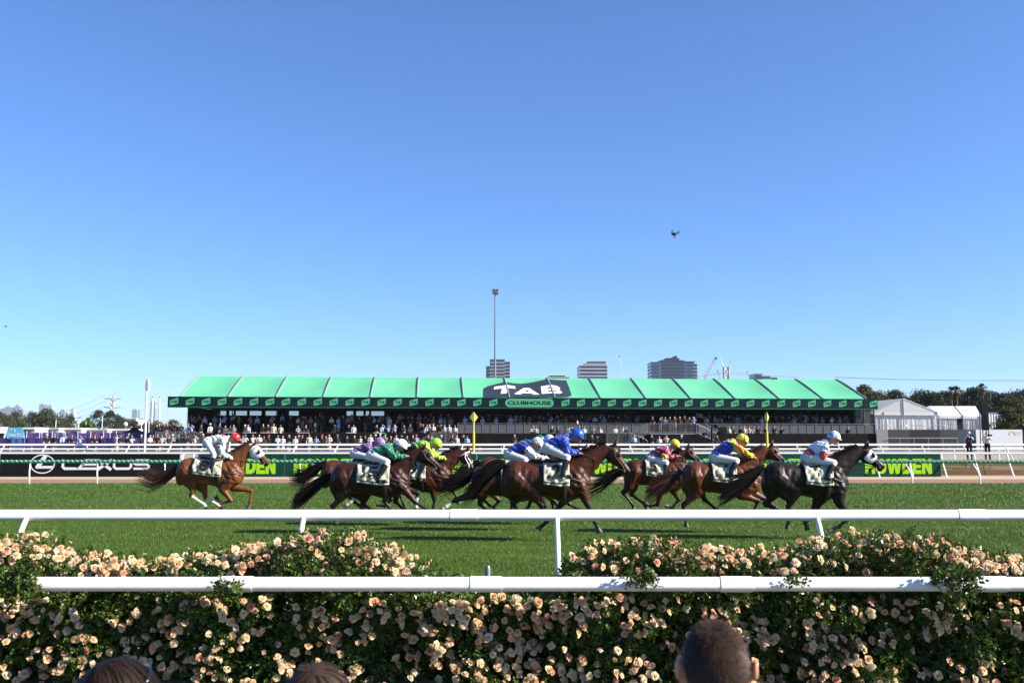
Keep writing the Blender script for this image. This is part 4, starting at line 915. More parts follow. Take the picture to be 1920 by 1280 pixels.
# ================================================================ horses and jockeys
COAT = {}
def coatmat(key, rough=.42):
    return mat('coat_'+key, (.1, .05, .02), rough, .24, attr='Col', bump=.6, bs=9, var=.16, vs=9)
HAIRD = mat('horse_hair_black', (.008, .006, .0055), .55, .2, isl=.4); HAIRB = mat('horse_hair_brown', (.05, .022, .012), .45, .4, isl=.4)
HOOF = mat('hoof', (.05, .042, .036), .5, .35, var=.3, vs=20); LEATHER = mat('black_leather', (.015, .012, .011), .4, .4); EYEM = mat('horse_eye', (.008, .006, .005), .08, .6)
CLOTHW = mat('number_cloth', (.48, .48, .37), .8, .2, var=.12, vs=9, bump=.6, bs=9); NUMB = mat('number_black', (.012, .014, .014), .7, .2); CLOTHB = mat('cloth_border', (.02, .028, .025), .7, .2)
SKIN = mat('skin', (.38, .20, .135), .5, .35, var=.06, vs=12, sub=.15); BOOT = mat('jockey_boot', (.012, .012, .013), .3, .4); BREECH = mat('white_breeches', (.62, .62, .64), .7, .25, var=.04, vs=8, bump=.25, bs=14)
SADDLE = mat('saddle', (.02, .015, .012), .4, .4)
TRUNK = [(-.80,1.22,.13,.12),(-.76,1.23,.20,.18),(-.68,1.235,.275,.235),(-.5,1.225,.33,.285),(-.3,1.205,.315,.285),(-.1,1.175,.295,.285),(.1,1.15,.31,.29),(.3,1.13,.345,.28),(.46,1.145,.36,.255),(.6,1.15,.33,.23),(.74,1.14,.25,.18),(.84,1.13,.15,.12),(.88,1.13,.08,.06)]
_T = np.array(TRUNK)
def tsec(x): return [float(np.interp(x, _T[:, 0], _T[:, i])) for i in (1, 2, 3)]
class Horse: pass
def horse(name_label, ppm, buttock, chest, rump_y, poll, nose, legs, tail, col, points=None, socks=(), hoodcol=None, cloth=None, number='1', bridle=None, mane=None, cat='horse', hoofs=None, muzzle=None, breast=True, hoodrange=None):
    """all positions are photo pixels measured in the horse's own plane; ppm gives its distance"""
    Y = FPX/ppm*.995; h = Horse(); h.Y = Y; h.ppm = ppm
    xm = X((buttock+chest)/2, Y); base = Vector((xm, Y, 0)); h.base = base
    def L(p, y=0): q = P(p[0], p[1], Y); return Vector((q.x-xm, y, q.z))
    h.L = L
    xb = L((buttock, 880)).x; xc = L((chest, 880)).x; s = (xc-xb)/1.68; dz = L((0, rump_y)).z-1.555*s; h.s = s; h.dz = dz
    def T(x, z, y=0): return Vector((xb+(x+.80)*s, y*s, z*s+dz))
    h.T = T
    root = thing('racehorse', name_label, cat, base, 'galloping racehorses'); h.root = root
    b = MB(); tags = []
    b.loft([(T(x, zc), Vector((0, 0, hh*s)), Vector((0, hw*s, 0))) for x, zc, hh, hw in TRUNK], 24)
    for sy in (-1, 1):
        b.ell(T(-.56, 1.20, .135*sy), (.25*s, .165*s, .31*s), Matrix.Rotation(.25, 3, 'Y'))       # haunch
        b.ell(T(-.68, 1.12, .115*sy), (.14*s, .13*s, .27*s), Matrix.Rotation(.1, 3, 'Y'))
        b.ell(T(.54, 1.13, .13*sy), (.16*s, .125*s, .32*s), Matrix.Rotation(.42, 3, 'Y'))         # shoulder
        b.ell(T(.70, 1.02, .09*sy), (.14*s, .10*s, .15*s))
    b.ell(T(.40, 1.42), (.26*s, .09*s, .11*s), Matrix.Rotation(.1, 3, 'Y'))                        # withers
    # neck and head
    p1 = L(poll); pn = L(nose); hd = (pn-p1); hl = hd.length; hd.normalize(); hp = Vector((hd.z, 0, -hd.x))
    if hp.z > 0: hp = -hp                                                                        # hp: towards throat / jaw
    nb0 = T(.48, 1.20); n_end = p1+hp*.03*s-hd*.02*s
    ndir = (n_end-nb0); N = 7; secs = []
    ctrl = nb0*.45+n_end*.55+Vector((-.05*s, 0, .05*s))
    prof = [(.335,.185),(.285,.155),(.235,.13),(.195,.112),(.162,.098),(.138,.088),(.115,.08)]
    crest = []
    for i in range(N):
        f = i/(N-1); c = nb0*(1-f)**2+ctrl*2*f*(1-f)+n_end*f*f; t = (ctrl-nb0)*(1-f)+(n_end-ctrl)*f; t.normalize(); up = Vector((-t.z, 0, t.x)); up = up if up.z > 0 else -up
        secs.append((c, up*prof[i][0]*s, Vector((0, prof[i][1]*s, 0)))); crest.append(c+up*prof[i][0]*s*.97)
    b.loft(secs, 20)
    HS = [(-.10,.085,.07,.02),(0,.115,.085,.02),(.15,.145,.098,.035),(.3,.15,.10,.045),(.42,.125,.09,.035),(.56,.098,.075,.02),(.72,.08,.064,.01),(.86,.078,.066,.008),(.95,.07,.06,.008),(1.0,.045,.04,.005)]
    hsec = [(p1+hd*(t*hl)+hp*(o_*s), hp*(hh*s), Vector((0, hw*s, 0))) for t, hh, hw, o_ in HS]
    b.loft(hsec, 18)
    b.ell(p1+hd*hl*.93+hp*.075*s, (.05*s, .045*s, .035*s))                                         # lower lip
    for sy in (-1, 1):
        e0 = p1-hp*.08*s+Vector((0, .05*s*sy, 0)); eb = (-hp*.85-hd*.35).normalized()
        b.cap(e0, e0+eb*.07*s+Vector((0, .012*sy, 0)), .036*s, .028*s); b.cap(e0+eb*.07*s, e0+eb*.155*s, .027*s, .008*s)
        b.ell(p1+hd*hl*.30-hp*.055*s+Vector((0, .07*s*sy, 0)), (.05*s, .03*s, .04*s))              # brow
        b.ell(p1+hd*hl*.94-hp*.02*s+Vector((0, .045*s*sy, 0)), (.03*s, .025*s, .03*s))             # nostril
    lower = []; hoofl = []
    for k, (kind, side, pts) in enumerate(legs):
        sy = -1 if side == 'n' else 1
        y0 = (.15 if kind == 'h' else .13)*sy*s; y1 = (.125 if kind == 'h' else .10)*sy*s
        q = [L(pp) for pp in pts]
        for i, v in enumerate(q): v.y = y0+(y1-y0)*i/3
        a, c, d, e = q
        if kind == 'h':
            hip = T(-.55, 1.22, .13*sy); b.cap(hip, a, .215*s, .125*s); but = T(-.70, 1.08, .12*sy)
            b.cap(but, a*.4+c*.6, .12*s, .062*s)                                                  # hamstring
            mid = a*.55+c*.45; b.cap(a, mid, .125*s, .092*s); b.cap(mid, c, .088*s, .05*s); b.ell(c, (.058*s, .05*s, .068*s))
            back = (c-d).normalized(); b.cap(c+back*.045*s, c, .035*s, .045*s)
        else:
            sh = T(.66, 1.06, .12*sy); b.cap(sh, a, .15*s, .115*s); mid = a*.6+c*.4; b.cap(a, mid, .108*s, .083*s); b.cap(mid, c, .078*s, .05*s); b.ell(c, (.054*s, .05*s, .06*s))
        b.cap(c, c*.5+d*.5, .046*s, .034*s); b.cap(c*.5+d*.5, d, .034*s, .036*s); b.ell(d, (.046*s, .042*s, .046*s))
        pd = (e-d).normalized(); b.cap(d, e-pd*.04*s, .036*s, .042*s)
        lower.append((c, d, e, k)); hoofl.append((e, pd))
    me = remesh(b, .017, 2, 'body', .45)
    Pn = coords(me); n = len(Pn); nr_ = np.empty(n*3, np.float32); me.vertices.foreach_get('normal', nr_); nr_ = nr_.reshape(-1, 3)
    P2 = Pn[:, [0, 2]]; dsp = np.zeros(n)
    def groove(a, c, depth, w):       # muscle grooves, both flanks
        a = np.array([T(*a).x, T(*a).z]); c = np.array([T(*c).x, T(*c).z]); d = c-a; t_ = np.clip(((P2-a)@d)/(d@d), 0, 1); q = a+t_[:, None]*d; e_ = np.linalg.norm(P2-q, axis=1)/(w*s)
        return -depth*s*np.exp(-e_**2)+depth*.5*s*np.exp(-(e_-1.9)**2)
    side_ = np.clip((np.abs(nr_[:, 1])-.25)/.3, 0, 1)
    for a, c, dp_, w_ in (((-.60,1.36),(-.66,.98),.007,.03), ((-.30,1.34),(-.40,.98),.012,.04), ((.42,1.44),(.66,1.04),.010,.028), ((.34,1.28),(.52,.98),.010,.03), ((.50,1.06),(.70,.98),.009,.026), ((.60,1.36),(.80,1.14),.008,.03), ((.22,1.0),(-.28,.93),.008,.03)):
        dsp += groove(a, c, dp_, w_)
    for k_ in range(6): dsp += groove((-.22+.075*k_, 1.28), (-.16+.075*k_, .98), .0025, .018)
    zz_ = Pn[:, 2]-dz; up_ = zz_ > .80*s
    dsp += .003*s*np.sin(Pn[:, 0]*17+Pn[:, 2]*23)*np.sin(Pn[:, 2]*19-Pn[:, 0]*11)
    nm_ = np.array(T(.95, 1.0))[0]; msk_ = side_*up_*(Pn[:, 0] < nm_)
    Pn = Pn+nr_*(dsp*msk_)[:, None]; me.vertices.foreach_set('co', Pn.astype(np.float32).ravel()); C = np.tile(np.array(col, np.float32), (n, 1))
    sh = (np.sin(Pn[:, 0]*5.1)*np.sin(Pn[:, 2]*6.3)*.08+1)[:, None]; C *= sh
    if points is not None:
        for c, d, e, k in lower:
            dist = np.minimum(segdist(Pn, c, d, .06*s, .05*s), segdist(Pn, d, e, .055*s, .055*s)); w = np.clip(1-dist/(.06*s), 0, 1)[:, None]; C = C*(1-w)+np.array(points)*w
    mz = np.array(muzzle if muzzle is not None else (.02, .014, .012)); dist = np.linalg.norm(Pn-np.array(p1+hd*hl*1.0+hp*.02), axis=1); w = np.clip((.17*s-dist)/(.08*s), 0, 1)[:, None]; C = C*(1-w)+mz*w
    for k_, sc_ in socks:
        for c, d, e, k in lower:
            if k == k_:
                st_ = c+(d-c)*(1-sc_); dist = np.minimum(segdist(Pn, st_, d, .055*s, .05*s), segdist(Pn, d, e, .055*s, .055*s)); w = (dist < .02*s)[:, None]; C = np.where(w, np.array((.7, .68, .64)), C)
    setcol(me, C); me.materials.append(coatmat('gloss')); link('body', me, root)
    for e, pd in hoofl:
        bb = MB(); bb.tube([e-pd*.075*s, e-pd*.03*s, e+pd*.012*s], [.043*s, .052*s, .064*s], 14); me_ = bb.mesh('hoof', [HOOF], True); link('hoof', me_, root)
    for sy in (-1, 1):
        bb = MB(); bb.ell(p1+hd*hl*.33-hp*.045*s+Vector((0, .094*s*sy, 0)), (.026*s, .014*s, .022*s), n=10, m=7); link('eye', bb.mesh('eye', [EYEM], True), root)
    # hair -------------------------------------------------------
    rr = np.random.default_rng(int(buttock)); bb = MB()
    tp = [L(p) for p in tail]; hm = mane or HAIRD
    dense = []
    for i in range(len(tp)-1):
        for f in np.linspace(0, 1, 5, endpoint=False): dense.append(tp[i]*(1-f)+tp[i+1]*f)
    dense.append(tp[-1]); nd = len(dense)
    bb.tube([dense[i] for i in range(0, nd-2)], [(.034+.045*math.sin(math.pi*min(1, i/(nd-3)*1.05)*.9))*s*.7 for i in range(nd-2)], 10)
    for k in range(330):
        off = rr.normal(0, 1, 2); l0 = rr.integers(0, nd//2); ln = int(rr.integers(nd//2, nd-1)); pts = []
        for i in range(max(0, l0-2), min(nd, ln+2)):
            f = i/(nd-1); spread = (.022+.135*f**.8)*s; pts.append(dense[i]+Vector((off[0]*.25*spread, off[1]*spread*.55, off[0]*spread*.9-.02*f*abs(off[1]))))
        if len(pts) < 3: continue
        r0 = .009*s; bb.tube(pts, [r0*(1-.75*i/len(pts)) for i in range(len(pts))], 4)
    link('tail', bb.mesh('tail', [hm], False), root)
    bb = MB()
    for k in range(150):
        f = rr.uniform(.08, 1.0); i = min(N-2, int(f*(N-1))); g = f*(N-1)-i; c = crest[i]*(1-g)+crest[i+1]*g; ln = rr.uniform(.07, .15)*s
        sd = -1 if rr.uniform() < .7 else 1
        tdir = Vector((-.8-rr.uniform(0, .5), 0, .35+rr.uniform(-.3, .3))).normalized()
        bb.tube([c+Vector((0, sd*.01, -.01)), c+tdir*ln*.5+Vector((0, sd*.03, .02*s)), c+tdir*ln+Vector((0, sd*.045, -.025*s))], [.011*s, .009*s, .002*s], 4)
    link('mane', bb.mesh('mane', [hm], False), root); bb = MB()
    for k in range(14):
        c = p1-hp*.1*s; bb.tube([c, c+hd*.06*s-hp*.04*s, c+hd*rr.uniform(.1, .2)*s-hp*rr.uniform(.0, .05)*s+Vector((0, rr.normal(0, .02), 0))], [.01*s, .008*s, .002*s], 4)
    link('forelock', bb.mesh('forelock', [hm], False), root)
    # tack -------------------------------------------------------
    def onT(x, th, off):      # point on trunk skin
        zc, hh, hw = tsec(x); return T(x, zc+(hh+off)*math.cos(th), (hw+off)*math.sin(th))
    x0c, x1c = [(L((p, 880)).x-xb)/s-.80 for p in cloth]
    g = []; tmax = 1.72
    wob = lambda x, th: (.012*math.sin(x*31+th*6+buttock)+.009*math.sin(x*53-th*11))*abs(math.sin(th))
    for th in np.linspace(-tmax, tmax, 49): g.append([onT(x, th, .045+wob(x, th)+.012*abs(math.sin(th))) for x in np.linspace(x0c, x1c, 19)])
    bb = MB(); bb.sheet(g); o = link('number_cloth', bb.mesh('number_cloth', [CLOTHW], True), root); md = o.modifiers.new('t', 'SOLIDIFY'); md.thickness = .008; md.offset = 0
    for sy in (-1, 1):       # dark hem
        bb = MB(); bb.sheet([[onT(x, sy*th, .054+.012*abs(math.sin(th))+wob(x, sy*th)) for x in np.linspace(x0c+.01, x1c-.01, 19)] for th in (tmax-.17, tmax-.11)]); link('hem', bb.mesh('hem', [CLOTHB], True), o)
        tv, tf = text2d(number, .05); bb = MB(); w_ = (x1c-x0c)*(.52 if len(number) > 1 else .36); cx = x0c+(x1c-x0c)*.40
        vs = []
        for v in tv:
            xx = cx+(v[0]-.5)*w_*(-sy); th = (1.38-.78*v[1]); vs.append(onT(xx, sy*th, .070+.012*abs(math.sin(th))+wob(xx, sy*th)))
        bb.add(vs, tf); link('number', bb.mesh('number', [NUMB]), o)
    bb = MB(); xs = .5*(x0c+x1c)+.02
    bb.loft([(T(xs-.26, tsec(xs-.26)[0]+tsec(xs-.26)[1]+.055), Vector((0, 0, .02*s)), Vector((0, .10*s, 0))), (T(xs-.2, tsec(xs-.2)[0]+tsec(xs-.2)[1]+.09), Vector((0, 0, .035*s)), Vector((0, .14*s, 0))), (T(xs, tsec(xs)[0]+tsec(xs)[1]+.06), Vector((0, 0, .025*s)), Vector((0, .11*s, 0))), (T(xs+.2, tsec(xs+.2)[0]+tsec(xs+.2)[1]+.09), Vector((0, 0, .03*s)), Vector((0, .08*s, 0)))], 14)
    link('saddle', bb.mesh('saddle', [SADDLE], True), root)
    bb = MB(); gx = x1c-.10
    bb.sheet([[onT(gx+dx, th, .02+(.05 if abs(th) < 1.75 else 0)*0) for dx in (-.05, .05)] for th in np.linspace(1.5, 2*math.pi-1.5, 24)]); o2 = link('girth', bb.mesh('girth', [LEATHER], True), root); md = o2.modifiers.new('t', 'SOLIDIFY'); md.thickness = .012; md.offset = 0
    # bridle
    bm_ = bridle or LEATHER; bb = MB(); mouth = p1+hd*hl*.84+hp*.05*s
    def hring(t, off, a0=0, a1=2*math.pi, n=22):
        hh = float(np.interp(t, [q[0] for q in HS], [q[1] for q in HS])); hw = float(np.interp(t, [q[0] for q in HS], [q[2] for q in HS])); oo = float(np.interp(t, [q[0] for q in HS], [q[3] for q in HS])); c = p1+hd*(t*hl)+hp*(oo*s)
        return [c+hp*math.cos(a)*(hh*s+off)+Vector((0, math.sin(a)*(hw*s+off), 0)) for a in np.linspace(a0, a1, n)]
    rs = .010*s if not bridle else .014*s
    bb.tube(hring(.66, .006), rs, 5); bb.tube(hring(.12, .012), rs, 5)
    for sy in (-1, 1):
        pts = [p1+hd*(t*hl)+hp*(hp_*s)+Vector((0, sy*(float(np.interp(t, [q[0] for q in HS], [q[2] for q in HS]))*s+.006), 0)) for t, hp_ in ((.05, -.03), (.3, .03), (.5, .03), (.66, .02), (.84, .045))]
        bb.tube(pts, rs, 5)
        if bridle: bb.tube([pts[0], p1+hd*hl*.45-hp*.03*s+Vector((0, sy*.09*s, 0)), p1+hd*hl*.66-hp*.04*s+Vector((0, sy*.078*s, 0))], rs, 5)
    link('bridle', bb.mesh('bridle', [bm_], True), root)
    bb = MB()
    for sy in (-1, 1): bb.tube([mouth+Vector((0, sy*.075*s-.0, -.02)), mouth+Vector((0, sy*.08*s, .02))], .014*s, 6)
    link('bit', bb.mesh('bit', [ALU], True), root)
    if breast:
        bb = MB(); pts = []
        for sy in (-1, 1): bb.tube([T(.25, 1.38, .27*sy), T(.45, 1.25, .285*sy), T(.66, 1.16, .255*sy), T(.83, 1.12, .15*sy), T(.915, 1.11, .02*sy)], .013*s, 5)
        link('breastplate', bb.mesh('breastplate', [LEATHER], True), root)
    if hoodcol is not None:
        bb = MB(); g = []
        for t in np.linspace(.02 if hoodrange is None else hoodrange[0], .56 if hoodrange is None else hoodrange[1], 8): g.append(hring(t, .014*s, .35 if hoodrange is None else .95, 2*math.pi-(.35 if hoodrange is None else .95), 20))
        bb.sheet(g); o3 = link('blinker_hood', bb.mesh('blinker_hood', [hoodcol], True), root)
        for sy in (-1, 1):
            c = p1+hd*hl*.36-hp*.035*s+Vector((0, sy*.102*s, 0)); q = MB(); q.ell(c, (.045*s, .03*s, .045*s)); link('eye_cup', q.mesh('eye_cup', [BLACKG], True), o3)
    h.mouth = mouth; h.p1 = p1; h.L = L
    return h
# ---------------------------------------------------------------- jockey
def finger_hand(b, w, d, s=1.0, side=1):
    """palm and five curled fingers at wrist w, pointing along d"""
    d = d.normalized(); up = Vector((0, 0, 1)); sdv = d.cross(up).normalized(); dn = sdv.cross(d).normalized()*-1
    c = w+d*.045; b.cap(w, c, .024, .027)
    for k in range(4):
        o = sdv*((k-1.5)*.019); k0 = c+o+d*.025; k1 = k0+d*.028+dn*.012; k2 = k1+dn*.03-d*.008
        b.cap(c+o*.8, k0, .012, .011, 6); b.cap(k0, k1, .0105, .0095, 6); b.cap(k1, k2, .0095, .008, 6)
    t0 = w+d*.025+sdv*.028*side; b.cap(t0, t0+d*.035+dn*.012+sdv*.006*side, .0115, .0095, 6)
def jockey(label, h, J, jersey, cap, pat=None, cappat=None, breeches=None, whip=False, sleeve=None, tilt=.25):
    L = h.L; base = h.base
    q = {k: L(v) for k, v in J.items()}
    hip, sh, hd_, kn, an = q['hip'], q['sh'], q['head'], q['knee'], q['ankle']; el, ha = q['elbow'], q['hand']
    el2 = q.get('elbow2', el+Vector((.03, 0, .01))); ha2 = q.get('hand2', ha+Vector((.02, 0, .0)))
    root = thing('person', label, 'jockey', (base.x, base.y, 0), 'jockeys in racing silks')
    V = Vector
    def sd(p, y): return V((p.x, y, p.z))
    tdir = (sh-hip); tl = tdir.length; tdir.normalize(); up = V((-tdir.z, 0, tdir.x)); up = up if up.z > 0 else -up
    def torso(b, k=0):
        ss = [(-.10, .09, .115), (0, .125, .165), (.25, .118, .155), (.5, .118, .16), (.75, .122, .185), (.95, .105, .175), (1.06, .07, .12)]
        b.loft([(hip+tdir*(f*tl)+up*(.02*math.sin(f*3)), up*(a+k), V((0, c+k, 0))) for f, a, c in ss], 18)
    def arm(b, k=0, side=-1, full=True):
        e, w = (el, ha) if side < 0 else (el2, ha2)
        s0 = sd(sh-tdir*.03-up*.01, .17*side); e0 = sd(e, .235*side); w0 = sd(w, .085*side)
        wd = (w0-e0).normalized()
        b.cap(s0, e0, .062+k, .046+k); b.cap(e0, w0-wd*.06 if not full else w0, .046+k, .03+k)
        return e0, w0
    def leg(b, k=0, side=-1, part='all'):
        h0 = sd(hip-up*.02, .095*side); k0 = sd(kn, .25*side); a0 = sd(an, .315*side)
        if part in ('all', 'b'): b.cap(h0, k0, .105+k, .066+k); b.ell(sd(hip-tdir*.03, .08*side), (.12+k, .095+k, .12+k))
        if part in ('all', 'b'): b.cap(k0, k0*.72+a0*.28, .062+k, .056+k)
        if part == 'boot': b.cap(k0*.8+a0*.2, k0*.6+a0*.4, .058+k, .06+k); b.cap(k0*.6+a0*.4, a0, .06+k, .042+k)
        if part == 'all': b.cap(k0, a0, .06, .038)
        if part in ('all', 'boot'):
            f0 = a0+V((.02, 0, -.05)); b.cap(a0, f0, .042+k, .038+k); b.cap(f0+V((-.05, 0, 0)), f0+V((.13, 0, -.015)), .038+k, .03+k)
        return a0
    # head
    fd = V((math.cos(tilt), 0, -math.sin(tilt))); fu = V((math.sin(tilt), 0, math.cos(tilt))); Mh = Matrix((fd, V((0, 1, 0)), fu)).transposed()
    def head(b):
        b.ell(hd_, (.100, .078, .112), Mh); b.ell(hd_+fd*.035-fu*.065, (.062, .058, .06), Mh); b.ell(hd_+fd*.103-fu*.03, (.018, .015, .024), Mh)      # skull, jaw, nose
        b.ell(hd_+fd*.075-fu*.098, (.025, .03, .02), Mh); b.ell(hd_+fd*.088-fu*.07, (.018, .028, .010), Mh)
        for s_ in (-1, 1): b.ell(hd_-fd*.01-fu*.02+V((0, .078*s_, 0)), (.018, .01, .03), Mh)
        b.cap(sh+tdir*.02+up*.02, hd_-fd*.02-fu*.05, .062, .055)
    b = MB(); torso(b, -.02); head(b)
    for s_ in (-1, 1):
        e0, w0 = arm(b, -.012, s_); leg(b, -.014, s_); finger_hand(b, w0-(w0-e0).normalized()*.03, (w0-e0), 1, s_)
    me = remesh(b, .0125, 2, 'body', .4); me.materials.append(SKIN); link('body', me, root)
    # jersey
    b = MB(); torso(b, .012)
    for s_ in (-1, 1): arm(b, .014, s_, False)
    b.cap(sh-tdir*.02, sh+tdir*.05+up*.02, .09, .075)
    me = remesh(b, .014, 2, 'jersey', .4); Pn = coords(me); nrm = np.empty(len(Pn)*3, np.float32); me.vertices.foreach_get('normal', nrm); nrm = nrm.reshape(-1, 3)
    ax = (Pn-np.array(hip))@np.array(tdir); bil = .011*np.sin(ax*40+Pn[:, 1]*22+Pn[:, 2]*17)+.008*np.sin(ax*73+Pn[:, 1]*49)+.006*np.sin(Pn[:, 0]*90-Pn[:, 2]*70)
    Pn2 = Pn+nrm*(bil*1.0+.004)[:, None]; me.vertices.foreach_set('co', Pn2.astype(np.float32).ravel())
    armd = np.full(len(Pn), 9.0); elf = np.zeros(len(Pn))
    for s_ in (-1, 1):
        e, w = (el, ha) if s_ < 0 else (el2, ha2)
        s0 = sd(sh-tdir*.03-up*.01, .17*s_); e0 = sd(e, .235*s_); w0 = sd(w, .085*s_)
        armd = np.minimum(armd, np.minimum(segdist(Pn, s0*.7+e0*.3, e0, .062, .05), segdist(Pn, e0, w0, .05, .04)))
        dd = np.linalg.norm(Pn-np.array(e0), axis=1); elf = np.maximum(elf, np.exp(-(dd/.09)**2))
    isarm = armd < .018; fr = ax/tl
    upn = (Pn-np.array(hip))@np.array(up)
    C = np.tile(np.array(jersey, np.float32), (len(Pn), 1))
    if sleeve is not None: C[isarm] = sleeve
    if pat: C = pat(C, Pn, fr, isarm, upn, elf)
    setcol(me, C); me.materials.append(mat('silk', (.5, .5, .5), .38, .4, attr='Col', sheen=.3)); link('jersey', me, root)
    b = MB(); b.loft([(hip+tdir*(f*tl), up*(a+.004), V((0, c+.004, 0))) for f, a, c in ((-.12, .09, .11), (0, .125, .165), (.17, .115, .15))], 18)
    for s_ in (-1, 1): leg(b, .004, s_, 'b')
    me = remesh(b, .014, 2, 'breeches', .4); me.materials.append(breeches or BREECH); link('breeches', me, root)
    for s_ in (-1, 1):
        b = MB(); a0 = leg(b, .006, s_, 'boot'); me = remesh(b, .012, 1, 'boot', .3); me.materials.append(BOOT); bo = link('boot', me, root)
        b = MB(); f0 = a0+V((.05, 0, -.10)); b.tube([f0+V((0, -.06, 0)), f0+V((.02, -.06, .07)), f0+V((0, 0, .2)), f0+V((.02, .06, .07)), f0+V((0, .06, 0)), f0+V((0, -.06, 0))], .008, 5); link('stirrup', b.mesh('stirrup', [ALU]), bo)
    # helmet with cap silk
    b = MB(); n, m_ = 22, 9; hc = hd_+fu*.012-fd*.005; vs = []; g = []
    for i in range(m_+1):
        ph = (math.pi/2+.22)*i/m_; g.append([hc+Mh@V((.132*math.sin(ph)*math.cos(t)*(1.0), .108*math.sin(ph)*math.sin(t), .128*math.cos(ph)+.012)) for t in np.linspace(0, 2*math.pi, n+1)])
    b.sheet(g); me = b.mesh('helmet', [], True); Pn = coords(me); loc = (Pn-np.array(hc))@np.array(Mh); C = np.tile(np.array(cap, np.float32), (len(Pn), 1))
    if cappat: C = cappat(C, loc)
    setcol(me, C); me.materials.append(mat('cap_silk', (.5, .5, .5), .3, .5, attr='Col', coat=.2)); ho = link('helmet', me, root)
    b = MB(); g = []
    for r_ in (.9, 1.0, 1.28, 1.30): g.append([hc+Mh@V((.125*r_*math.cos(t)+.0, .105*r_*math.sin(t)*(1.0 if r_ < 1.1 else .85), -.012-.02*(r_-1)*3)) for t in np.linspace(-1.05, 1.05, 11)])
    b.sheet(g); me = b.mesh('peak', [], True); setcol(me, np.tile(np.array(C[0]), (len(me.vertices), 1))); me.materials.append(MATS['cap_silk']); pk = link('peak', me, ho); md = pk.modifiers.new('t', 'SOLIDIFY'); md.thickness = .008
    b = MB(); b.tube([hd_+Mh@V((.092*math.cos(t), .086*math.sin(t), .012)) for t in np.linspace(-1.2, 1.2, 12)], .017, 6); b.tube([hd_+Mh@V((.12*math.cos(t), .1*math.sin(t), .016)) for t in np.linspace(1.2, 2*math.pi-1.2, 14)], .010, 5); link('goggles', b.mesh('goggles', [BLACKG], True), root)
    # reins run from the bit to the hands
    rn = MB()
    for s_ in (-1, 1):
        w = ha if s_ < 0 else ha2; w0 = sd(w, .085*s_); m0 = h.mouth+V((0, .08*s_, 0)); mid = (m0+w0)/2+V((0, .05*s_, -.03)); rn.tube([m0, mid, w0+V((.05, 0, -.02))], .008, 5)
    link('reins', rn.mesh('reins', [LEATHER], True), h.root)
    if whip:
        w0 = sd(ha, -.1)+base; t = thing('whip', 'thin dark whip held by the jockey, '+whip[0], 'whip', w0); MB().tube([(0, 0, 0), whip[1], (whip[1][0]*2, whip[1][1]*2, whip[1][2]*2.02)], [.009, .007, .005], 6).obj('shaft', BLACKG, t, origin=(0, 0, 0)); MB().tube([(whip[1][0]*2, whip[1][1]*2, whip[1][2]*2.02), (whip[1][0]*2.2, whip[1][1]*2.2, whip[1][2]*2.25)], [.016, .012], 6).obj('flap', WHITE, t, origin=(0, 0, 0))
    return root
def z1(a, c): return (240+a/6, 780+c/6)
def z2(a, c): return (530+a/5.333, 790+c/5.333)
def z3(a, c): return (820+a/5.0526, 780+c/5.0526)
def z4(a, c): return (1100+a/5.0526, 800+c/5.0526)
def z5(a, c): return (1360+a/5.647, 790+c/5.647)
def Lg(z, *pts): return [z(*p) for p in pts]
BLK = (.014, .011, .010)
CHEST = (.14, .046, .014); BAY = (.058, .017, .007); DBAY = (.030, .010, .006); DARKB = (.014, .0085, .0065)
# A: trailing chestnut, white hood, number 8
hA = horse('chestnut racehorse trailing the field with white hood and number 8 cloth', 70, 334, 458, 857.5, z1(1405, 345), z1(1585, 545),
  [('h', 'n', Lg(z1, (760,700),(735,895),(870,985),(915,1040))), ('h', 'f', Lg(z1, (820,760),(855,920),(985,995),(1050,1040))), ('f', 'f', Lg(z1, (1170,800),(1375,840),(1362,965),(1345,1032))), ('f', 'n', Lg(z1, (1080,815),(1175,945),(1060,980),(1000,905)))],
  Lg(z1, (600,530),(530,610),(420,670),(290,720),(110,650)), CHEST, None, ((0, .8), (1, .7)), WHITE, (368, 421), '8', None, HAIRB, muzzle=(.10, .045, .03))
def patA(C, Pn, fr, arm, up, elf):
    C[(fr > .78) & (fr < 1.02) & (up > .03) & ~arm & (np.abs(Pn[:, 1]) < .13)] = (.62, .03, .035); C[(np.abs(fr-.55) < .1) & (up < -.05) & ~arm] = (.62, .03, .035); return C
def capA(C, l): C[(np.abs(l[:, 2]-.045) < .009)] = (.8, .72, .72); return C
jockey('jockey in white silks with red patches and red cap on number 8', hA, dict(hip=z1(905,290), sh=z1(1105,262), head=z1(1205,252), knee=z1(1000,430), ankle=z1(975,625), elbow=z1(1085,420), hand=z1(1195,480)), (.78, .77, .80), (.66, .03, .03), patA, capA, tilt=.3)
# C: green silks
hC = horse('dark bay racehorse ridden in emerald green with white cap', 88, 622, 769, 866, z2(1385,295), z2(1585,480),
  [('h', 'n', Lg(z2, (650,690),(512,850),(575,935),(545,1000))), ('h', 'f', Lg(z2, (820,720),(795,830),(880,890),(935,925))), ('f', 'n', Lg(z2, (1215,665),(1325,795),(1440,875),(1505,905))), ('f', 'f', Lg(z2, (1180,660),(1345,715),(1330,830),(1335,900)))],
  Lg(z2, (480,540),(390,600),(260,700),(140,780),(85,815)), DBAY, BLK, ((3, .35),), None, (673, 733), '15')
jockey('jockey in emerald green silks with white cap', hC, dict(hip=z2(905,335), sh=z2(1090,275), head=z2(1185,245), knee=z2(1060,400), ankle=z2(975,560), elbow=z2(1125,345), hand=z2(1245,345)), (.0, .17, .085), (.78, .79, .82), tilt=.35)
